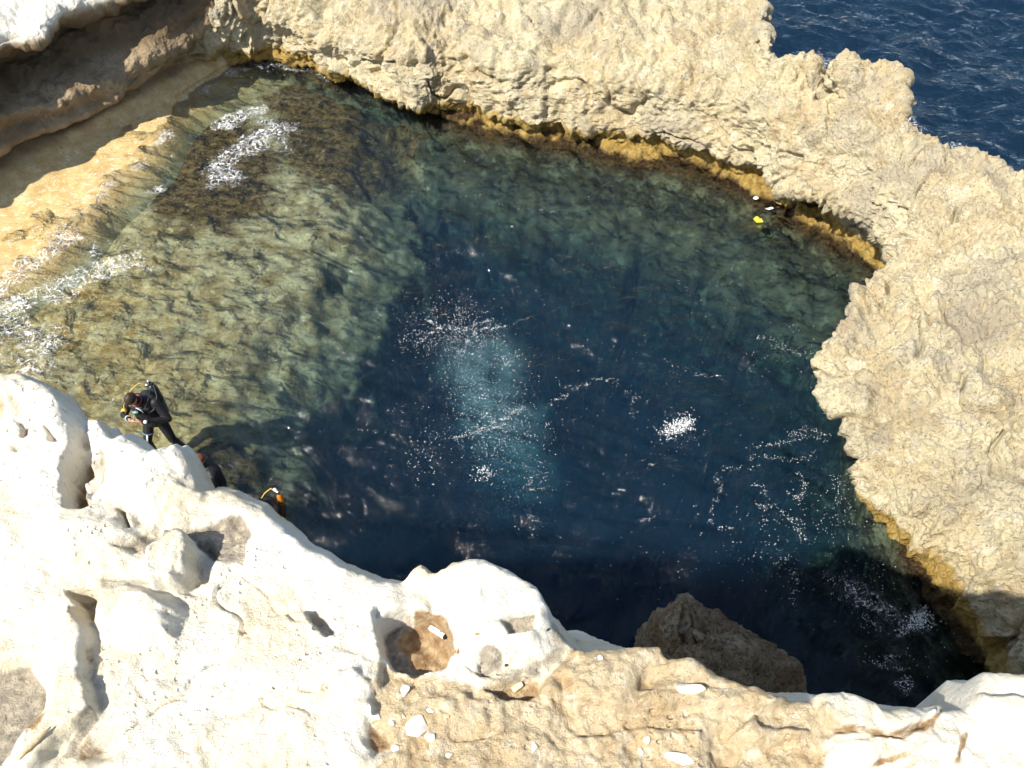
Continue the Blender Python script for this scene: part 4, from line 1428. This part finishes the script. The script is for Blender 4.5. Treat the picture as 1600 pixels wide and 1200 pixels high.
def build_diver():
    base = pix(254, 686, -0.10)
    root = empty("person", (base[0], base[1], -0.52), R(-8), label="standing diver in black wetsuit with tank, head bowed over joined hands", category="person")
    hip, chest = (0.0, 0.06, 0.90), (0.0, 0.0, 1.26)
    pr = []
    pr.append(limb((-.085, .06, .92), (.085, .06, .92), .115, .115))
    pr.append(limb(hip, chest, .15, .175))
    pr.append(limb((-.12, .02, 1.36), (.12, .02, 1.36), .115, .115))
    pr.append(limb((-.10, -.02, 1.22), (.10, -.02, 1.22), .115, .115))
    pr.append(limb((0, -.02, 1.42), (-.02, -.07, 1.55), .068, .06, 0))
    # legs
    for hx, kn, an, toe in (((-.10, .05, .88), (-.17, -.13, .50), (-.20, -.06, .09), (-.24, -.24, .04)), ((.10, .05, .88), (.20, -.02, .48), (.29, .08, .09), (.36, -.08, .04))):
        pr += [limb(hx, kn, .098, .066), limb(kn, an, .064, .044), limb(an, toe, .046, .034)]
    # arms
    wl, wr = (-.125, -.29, 1.31), (.125, -.30, 1.31)
    pr += [limb((-.205, .01, 1.41), (-.35, -.10, 1.14), .078, .060), limb((-.35, -.10, 1.14), wl, .058, .036)]
    pr += [limb((.205, .01, 1.41), (.37, -.08, 1.14), .078, .060), limb((.37, -.08, 1.14), wr, .058, .036)]
    pr += hand(wl, (-.03, -.35, 1.325), (0.1, .75, .3), 1)
    pr += hand(wr, (.02, -.36, 1.34), (-0.1, .75, .3), -1)
    hd, P, rot = head((-.035, -.14, 1.63), (-.18, -.72, -.62), (-.05, -.5, .8))
    pr += hd
    fused("body", pr, [M_SUIT, M_SKIN], root, 0.0065, 3)
    hair_cap(P, rot, M_HAIR, root, 1)
    for q in (-1, 1):
        ball("eye", P(q * .032, .082, .008), (.011, .008, .009), M_WHITEP, root, 2)
    # vest and tank
    vest = [limb((-.11, -.03, 1.33), (-.10, -.05, 1.02), .098, .085), limb((.11, -.03, 1.33), (.10, -.05, 1.02), .098, .085), limb((0, .12, 1.36), (0, .12, 1.0), .125, .13),
            limb((-.13, .02, 1.02), (.13, .02, 1.02), .10, .10), limb((-.12, .04, 1.42), (.12, .04, 1.42), .082, .082)]
    vo = fused("buoyancy_vest", vest, [M_VEST], root, 0.012, 4)
    tube("hose", [(.14, -.10, 1.40), (.16, -.16, 1.28), (.14, -.17, 1.14), (.10, -.16, 1.04)], .016, M_RUBBER, vo)
    t = tube("air_tank", [(.04, .27, .80), (.04, .27, .82), (.04, .28, 1.36), (.04, .28, 1.42), (.04, .28, 1.46), (.04, .28, 1.48)], [.07, .088, .088, .075, .045, .02], M_TANK, root, 20)
    tube("tank_valve", [(.04, .28, 1.46), (.04, .28, 1.53), (.04, .28, 1.58), (.04, .28, 1.60)], [.020, .022, .026, .018], M_CHROME, t, 14)
    tube("valve_knob", [(.06, .28, 1.53), (.10, .28, 1.53)], [.020, .022], M_RUBBER, t, 12)
    tube("tank_band", [(.04, .275, 1.14), (.04, .275, 1.20)], [.094, .094], M_VEST, t, 20)
    tube("first_stage", [(.04, .24, 1.56), (.04, .19, 1.56)], [.030, .026], M_CHROME, root, 14)
    tube("hose", [(.03, .21, 1.57), (-.08, .20, 1.60), (-.17, .10, 1.56), (-.24, -.04, 1.44), (-.22, -.15, 1.45), (-.17, -.23, 1.45)], .007, M_YELLOW, root, 8)
    tube("hose", [(.06, .21, 1.57), (.18, .18, 1.60), (.25, .06, 1.50), (.22, -.10, 1.36), (.12, -.18, 1.32), (.05, -.20, 1.32)], .012, M_RUBBER, root, 8)
    tube("hose", [(.05, .20, 1.56), (.14, .14, 1.58), (.15, -.02, 1.52), (.12, -.15, 1.44), (.08, -.21, 1.42)], .008, M_RUBBER, root, 8)
    tube("whistle_hose", [(.02, -.20, 1.50), (.07, -.22, 1.51), (.11, -.22, 1.47), (.12, -.22, 1.42)], .008, M_GREYP, root, 8)
    g = tube("spare_regulator", [(-.17, -.22, 1.45), (-.17, -.27, 1.45)], [.042, .038], M_YELLOW, root, 18)
    tube("cover", [(-.17, -.27, 1.45), (-.17, -.282, 1.45)], [.026, .022], M_RUBBER, g, 16)
    tube("regulator", [(.07, -.20, 1.42), (.07, -.25, 1.42)], [.036, .033], M_RUBBER, root, 18)
    m = tube("dive_mask", [(-.02, -.235, 1.46), (.08, -.225, 1.46)], [.036, .036], M_RUBBER, root, 14)
    tube("lens", [(-.01, -.262, 1.465), (.07, -.252, 1.465)], [.022, .022], M_TEAL, m, 12)
    torus("mask_strap", (-.035, -.06, 1.50), (-.2, -.5, 1), .088, .010, M_REDSKIN, root)
    w = torus("wrist_watch", (.155, -.275, 1.29), (Vector(wr) - Vector((.37, -.08, 1.14))), .040, .009, M_RUBBER, root)
    tube("watch_face", [(.158, -.312, 1.318), (.160, -.322, 1.328)], [.030, .028], M_GREYP, w, 16)
    torus("cuff", (-.155, -.265, 1.29), (Vector(wl) - Vector((-.35, -.10, 1.14))), .039, .010, M_GREYP, root)
    b = torus("leg_strap", (-.145, -.06, .66), (-.07, -.18, -.38), .082, .013, M_BLUEGREY, root)
    tube("knife_sheath", [(-.10, -.15, .70), (-.13, -.19, .54)], [.016, .013], M_GREYP, root, 10)
    torus("weight_belt", (0, .06, .94), (0, 0, 1), .165, .018, M_VEST, root, .75)
    return root


build_diver()


def build_floating_diver():
    c = pix(420, 790, 0.12)
    c[2] = 0
    root = empty("person", (c[0], c[1], 0.08), 0, label="diver in black wetsuit with orange tank, half hidden at the ledge edge", category="person")
    # heading down-right in the picture, chest in the water
    pr = [limb((-.10, -.02, -.55), (-.04, .0, .02), .14, .16), limb((-.16, .10, .06), (.10, -.10, .06), .10, .10),
          limb((-.17, .12, .06), (-.42, .22, .02), .062, .05), limb((-.42, .22, .02), (-.60, .30, -.05), .048, .035),
          limb((.11, -.12, .06), (.16, -.36, -.02), .062, .05), limb((.16, -.36, -.02), (.14, -.55, -.10), .048, .035),
          limb((-.14, -.02, -.55), (-.20, .0, -.95), .09, .06), limb((-.04, -.02, -.55), (.02, .02, -.95), .09, .06),
          limb((-.20, .0, -.95), (-.22, .10, -1.25), .06, .04), limb((.02, .02, -.95), (.04, .12, -1.25), .06, .04),
          limb((-.02, -.04, .10), (-.05, -.10, .20), .055, .055)]
    pr += [(q[0], 1, q[2]) for q in hand((-.60, .30, -.05), (-.70, .34, -.09), (0, 0, -1), 1)]
    pr += [(q[0], 1, q[2]) for q in hand((.14, -.55, -.10), (.14, -.66, -.13), (0, 0, -1), -1)]
    hd, P, rot = head((-.07, -.14, .27), (-.5, -.6, -.25), (0, 0, 1))
    pr += hd
    fused("body", pr, [M_SUIT, M_SKIN], root, 0.008, 3)
    hair_cap(P, rot, M_SUIT, root, 4, "hood")
    t = tube("air_tank", [(.12, .06, -.38), (.17, .10, .04), (.175, .095, .16), (.172, .092, .20), (.17, .09, .22)], [.05, .052, .048, .03, .018], M_ORANGE, root, 20)
    tube("tank_valve", [(.17, .09, .21), (.168, .088, .28), (.167, .087, .30)], [.020, .024, .016], M_CHROME, t, 12)
    tube("valve_knob", [(.14, .12, .26), (.10, .15, .27)], [.022, .024], M_WHITEP, t, 12)
    torus("tank_strap", (.18, .10, .02), (0, 0, 1), .053, .010, M_RUBBER, t)
    tube("hose", [(.15, .10, .27), (.05, .16, .27), (-.05, .12, .20), (-.10, .04, .16)], .007, M_YELLOW, root, 8)
    return root


build_floating_diver()


def build_redhead():
    c = pix(317, 719, 1.02)
    root = empty("person", (c[0], c[1], -0.55), R(-60), label="person with red brown hair in black wetsuit standing behind the ledge edge", category="person")
    pr = [limb((-.08, .04, .90), (.08, .04, .90), .11, .11), limb((0, .04, .90), (0, .02, 1.24), .13, .15), limb((-.11, .02, 1.34), (.11, .02, 1.34), .105, .105), limb((0, 0, 1.40), (0, -.03, 1.50), .06, .055),
          limb((-.19, .02, 1.36), (-.27, -.02, 1.10), .06, .048), limb((-.27, -.02, 1.10), (-.12, -.16, 1.0), .046, .03), limb((.19, .02, 1.36), (.27, -.02, 1.10), .06, .048), limb((.27, -.02, 1.10), (.12, -.16, 1.0), .046, .03)]
    for s_ in (-1, 1):
        pr += [limb((s_ * .09, .04, .88), (s_ * .12, -.04, .48), .095, .065), limb((s_ * .12, -.04, .48), (s_ * .12, .04, .09), .063, .043), limb((s_ * .12, .04, .09), (s_ * .14, -.14, .04), .045, .034)]
    pr += hand((-.12, -.16, 1.0), (-.03, -.20, .98), (0.2, .8, -.3), 1) + hand((.12, -.16, 1.0), (.03, -.21, .99), (-.2, .8, -.3), -1)
    hd, P, rot = head((0, -.05, 1.60), (0, -.85, -.35), (0, -.2, 1))
    pr += hd
    fused("body", pr, [M_SUIT, M_SKIN], root, 0.008, 3)
    hair_cap(P, rot, M_RED, root, 7)
    for q in (-1, 1):
        ball("eye", P(q * .032, .082, .008), (.011, .008, .009), M_WHITEP, root, 2)
    return root


build_redhead()

# ------------------------------------------------------------------ litter and loose stones
M_STONE = plain("white_stone", (0.72, 0.66, 0.55), 0.9, 0.2, 0, .12, 60)
M_TSTONE = plain("tan_stone", (0.52, 0.40, 0.24), 0.9, 0.2, 0, .2, 60)
M_PAPER = plain("cigarette_paper", (0.80, 0.79, 0.77), 0.7, 0.2, 0, .08, 300)
M_FILTER = plain("cork_filter", (0.72, 0.60, 0.34), 0.7, 0.2, 0, .15, 500)
M_ASH = plain("burnt_ash", (0.03, 0.025, 0.02), 0.95, 0.1)
M_WOOD = plain("dry_wood", (0.50, 0.38, 0.22), 0.8, 0.2, 0, .25, 120)
M_LEAF = plain("dry_leaf", (0.34, 0.18, 0.07), 0.8, 0.2, 0, .25, 200)
M_DARKSEED = plain("dark_seed", (0.06, 0.045, 0.03), 0.8, 0.2)

STONES = [
    (652, 1137, 19, 1.0, 0, "largest flat white stone lying loose on the tan rock"),
    (630, 1118, 9, .6, 0, "white pebble touching the upper corner of the largest white stone"),
    (672, 1152, 10, .7, 0, "cream pebble touching the lower edge of the largest white stone"),
    (632, 1079, 9, 1.2, 0, "white lozenge pebble alone below the pocket with the cigarette butt"),
    (672, 1111, 8, .5, 0, "narrow white pebble above the largest white stone"),
    (612, 1129, 6, 1.0, 0, "tiny round white pebble beside the largest white stone"),
    (574, 1107, 8, 1.8, 0, "thin upright white chip on the pale rock"),
    (588, 1119, 10, .5, 0, "flat white chip beside the thin upright chip"),
    (618, 1170, 8, .7, 0, "small white pebble beside the rusty hollow"),
    (701, 1181, 8, .5, 0, "small white chip with a shaded upper edge on tan rock"),
    (1078, 1078, 26, .38, 0, "long flat white stone set in the tan ledge top"),
    (1060, 1187, 26, .42, 0, "flat white stone at the bottom of the tan rock"),
    (1010, 1156, 6, 1.1, 0, "tiny white pebble above the bottom flat stone"),
    (1001, 1174, 6, 1.0, 0, "tiny white pebble left of the bottom flat stone"),
    (938, 1028, 6, .8, 0, "small pale pebble near the top edge of the tan ledge"),
    (698, 1119, 10, .7, 1, "small tan flat stone near the narrow white pebble"),
    (836, 1168, 6, 1.6, 0, "slim white chip on the grey tan rock"),
]
for i, (u, v, rp, asp, mt, lab) in enumerate(STONES):
    p = on_ledge(u, v)
    r = rp / 930.0
    bm = bmesh.new()
    rs = random.Random(40 + i)
    for _ in range(16):
        d = Vector((rs.gauss(0, 1), rs.gauss(0, 1), rs.gauss(0, .8))).normalized() * rs.uniform(.82, 1.1)
        bm.verts.new((d.x * r, d.y * r * min(asp, 2) * 1.1, d.z * (r * .34 + .002)))
    bmesh.ops.convex_hull(bm, input=bm.verts[:])
    bmesh.ops.bevel(bm, geom=bm.edges[:], offset=r * .05, segments=1, affect='EDGES')
    me = bpy.data.meshes.new("stone")
    bm.to_mesh(me)
    bm.free()
    o = link("stone", me, (M_STONE, M_TSTONE)[mt], None, label=lab, category="stone", group="loose stones on the ledge")
    o.location = (p.x, p.y, p.z + r * .14)
    o.rotation_euler = (random.uniform(-.15, .15), random.uniform(-.15, .15), random.uniform(-.5, .5))


def lay(u0, v0, u1, v1, lift):
    a, b = on_ledge(u0, v0), on_ledge(u1, v1)
    d = b - a
    d.z = max(-.4, min(.4, d.z / max(d.xy.length, 1e-4))) * d.xy.length
    m = (a + b) / 2
    need = max(LEDGE_Z(m.x + d.x * t, m.y + d.y * t) - (m.z + d.z * t) for t in np.linspace(-.5, .5, 11))
    m.z += need * 0.75 + lift * .8
    return m, d


def butt(u0, v0, u1, v1, rad, mat, burnt, label):
    m, d = lay(u0, v0, u1, v1, rad)
    L = d.length / 2
    root = empty("cigarette_butt", m, 0, label=label, category="cigarette butt")
    root.rotation_euler = d.to_track_quat('X', 'Z').to_euler()
    V, F = ring_tube([(-L, 0, 0), (-L * .96, 0, 0), (-L * .2, 0, .0006), (L * .5, 0, -.0004), (L * .82, 0, 0), (L * .86, 0, 0)], [rad * .9, rad, rad * 1.02, rad * .97, rad, rad * .92], 14)
    link("paper", pymesh("paper", V, F), mat, root)
    if burnt:
        V, F = ring_tube([(L * .84, 0, 0), (L * .95, 0, 0), (L, 0, 0)], [rad * .97, rad * .9, rad * .5], 12)
        link("burnt_end", pymesh("burnt_end", V, F), M_ASH, root)
        V, F = ring_tube([(L * .28, 0, 0), (L * .33, 0, 0)], [rad * 1.06, rad * 1.06], 14)
        link("band", pymesh("band", V, F), M_ASH, root)
    else:
        V, F = ring_tube([(L * .84, 0, 0), (L, 0, 0)], [rad * .85, rad * .8], 12)
        link("filter_end", pymesh("filter_end", V, F), M_PAPER, root)


butt(673, 981, 697, 998, .0055, M_PAPER, True, "white cigarette butt with a burnt black end in the brown pocket")
butt(801, 1081, 816, 1070, .0055, M_FILTER, False, "pale yellow cigarette filter in the reddish soil hollow")
m, d = lay(28, 1190, 82, 1138, .006)
o = tube("wood_splinter", [m - d / 2, m - d * .2, m + d * .2, m + d / 2], [.0018, .0042, .004, .0012], M_WOOD, None, 6, label="thin dry wooden splinter lying across the ledge corner", category="splinter")
for (u, v, L, w, mat, rz, lab) in ((715, 1018, 7, 3.5, M_LEAF, 1.0, "small curled brown leaf fragment beside the brown pocket"), (791, 1040, 3.5, 2.5, M_DARKSEED, .3, "tiny dark seed on the white mound below the grey pocket"),
                                   (746, 991, 4.5, 2, M_LEAF, .2, "tiny tan fragment on the middle of the white mound"), (855, 984, 5, 3, M_DARKSEED, .5, "small grey snail shell on the slope beside the grey pocket")):
    p = on_ledge(u, v)
    o = ball("debris_fragment", (0, 0, 0), (L / 930, w / 930, w / 1400), mat, None, 2, .3, int(u), True, label=lab, category="fragment", group="small fragments on the white mound")
    o.location = (p.x, p.y, p.z + .0015)
    o.rotation_euler = (0, .1, rz)


def scrap(name, u, v, pts, mat, label, curl=.02):
    p = pix(u, v, 0.03)
    n = len(pts)
    bm = bmesh.new()
    c = bm.verts.new((0, 0, .004))
    vs = [bm.verts.new((a, b, curl * math.sin(3 * a / .07 + b * 20))) for a, b in pts]
    for k in range(n):
        bm.faces.new((c, vs[k], vs[(k + 1) % n]))
    bmesh.ops.subdivide_edges(bm, edges=bm.edges[:], cuts=2, use_grid_fill=True)
    bmesh.ops.solidify(bm, geom=bm.faces[:], thickness=.004)
    me = bpy.data.meshes.new(name)
    bm.to_mesh(me)
    bm.free()
    o = link(name, me, mat, None, label=label, category="litter")
    h, _ = wave_h(np.array([p[0]]), np.array([p[1]]))
    o.location = (p[0], p[1], float(h[0]) + .02)
    return o


M_YPLAST = plain("yellow_plastic", (0.75, 0.68, 0.06), 0.4)
y = scrap("plastic_wrapper", 1184, 346, [(-.10, .02), (-.02, .10), (.02, .07), (.10, .05), (.07, -.04), (.09, -.08), (.02, -.06), (-.05, -.11)], M_YPLAST, "yellow plastic wrapper with dark print floating near the far rim")
for (a, b, c_, d_) in ((-.03, .025, .012, .018), (.0, .01, .010, .02), (.03, .03, .014, .01)):
    V, F = ring_tube([(a - c_, b, .026), (a + c_, b + d_ * .3, .028)], [.006, .004], 6)
    link("print", pymesh("print", V, F), M_RUBBER, y)
scrap("plastic_scrap", 1202, 328, [(-.11, -.03), (-.04, .03), (.05, .05), (.10, .03), (.06, -.03), (-.03, -.02)], M_WHITEP, "longer white plastic scrap floating just above the yellow wrapper")
scrap("plastic_scrap", 1180, 311, [(-.05, 0), (0, .04), (.06, .02), (.05, -.05), (0, -.04)], M_WHITEP, "smaller white plastic scrap floating at the foot of the golden algae band")
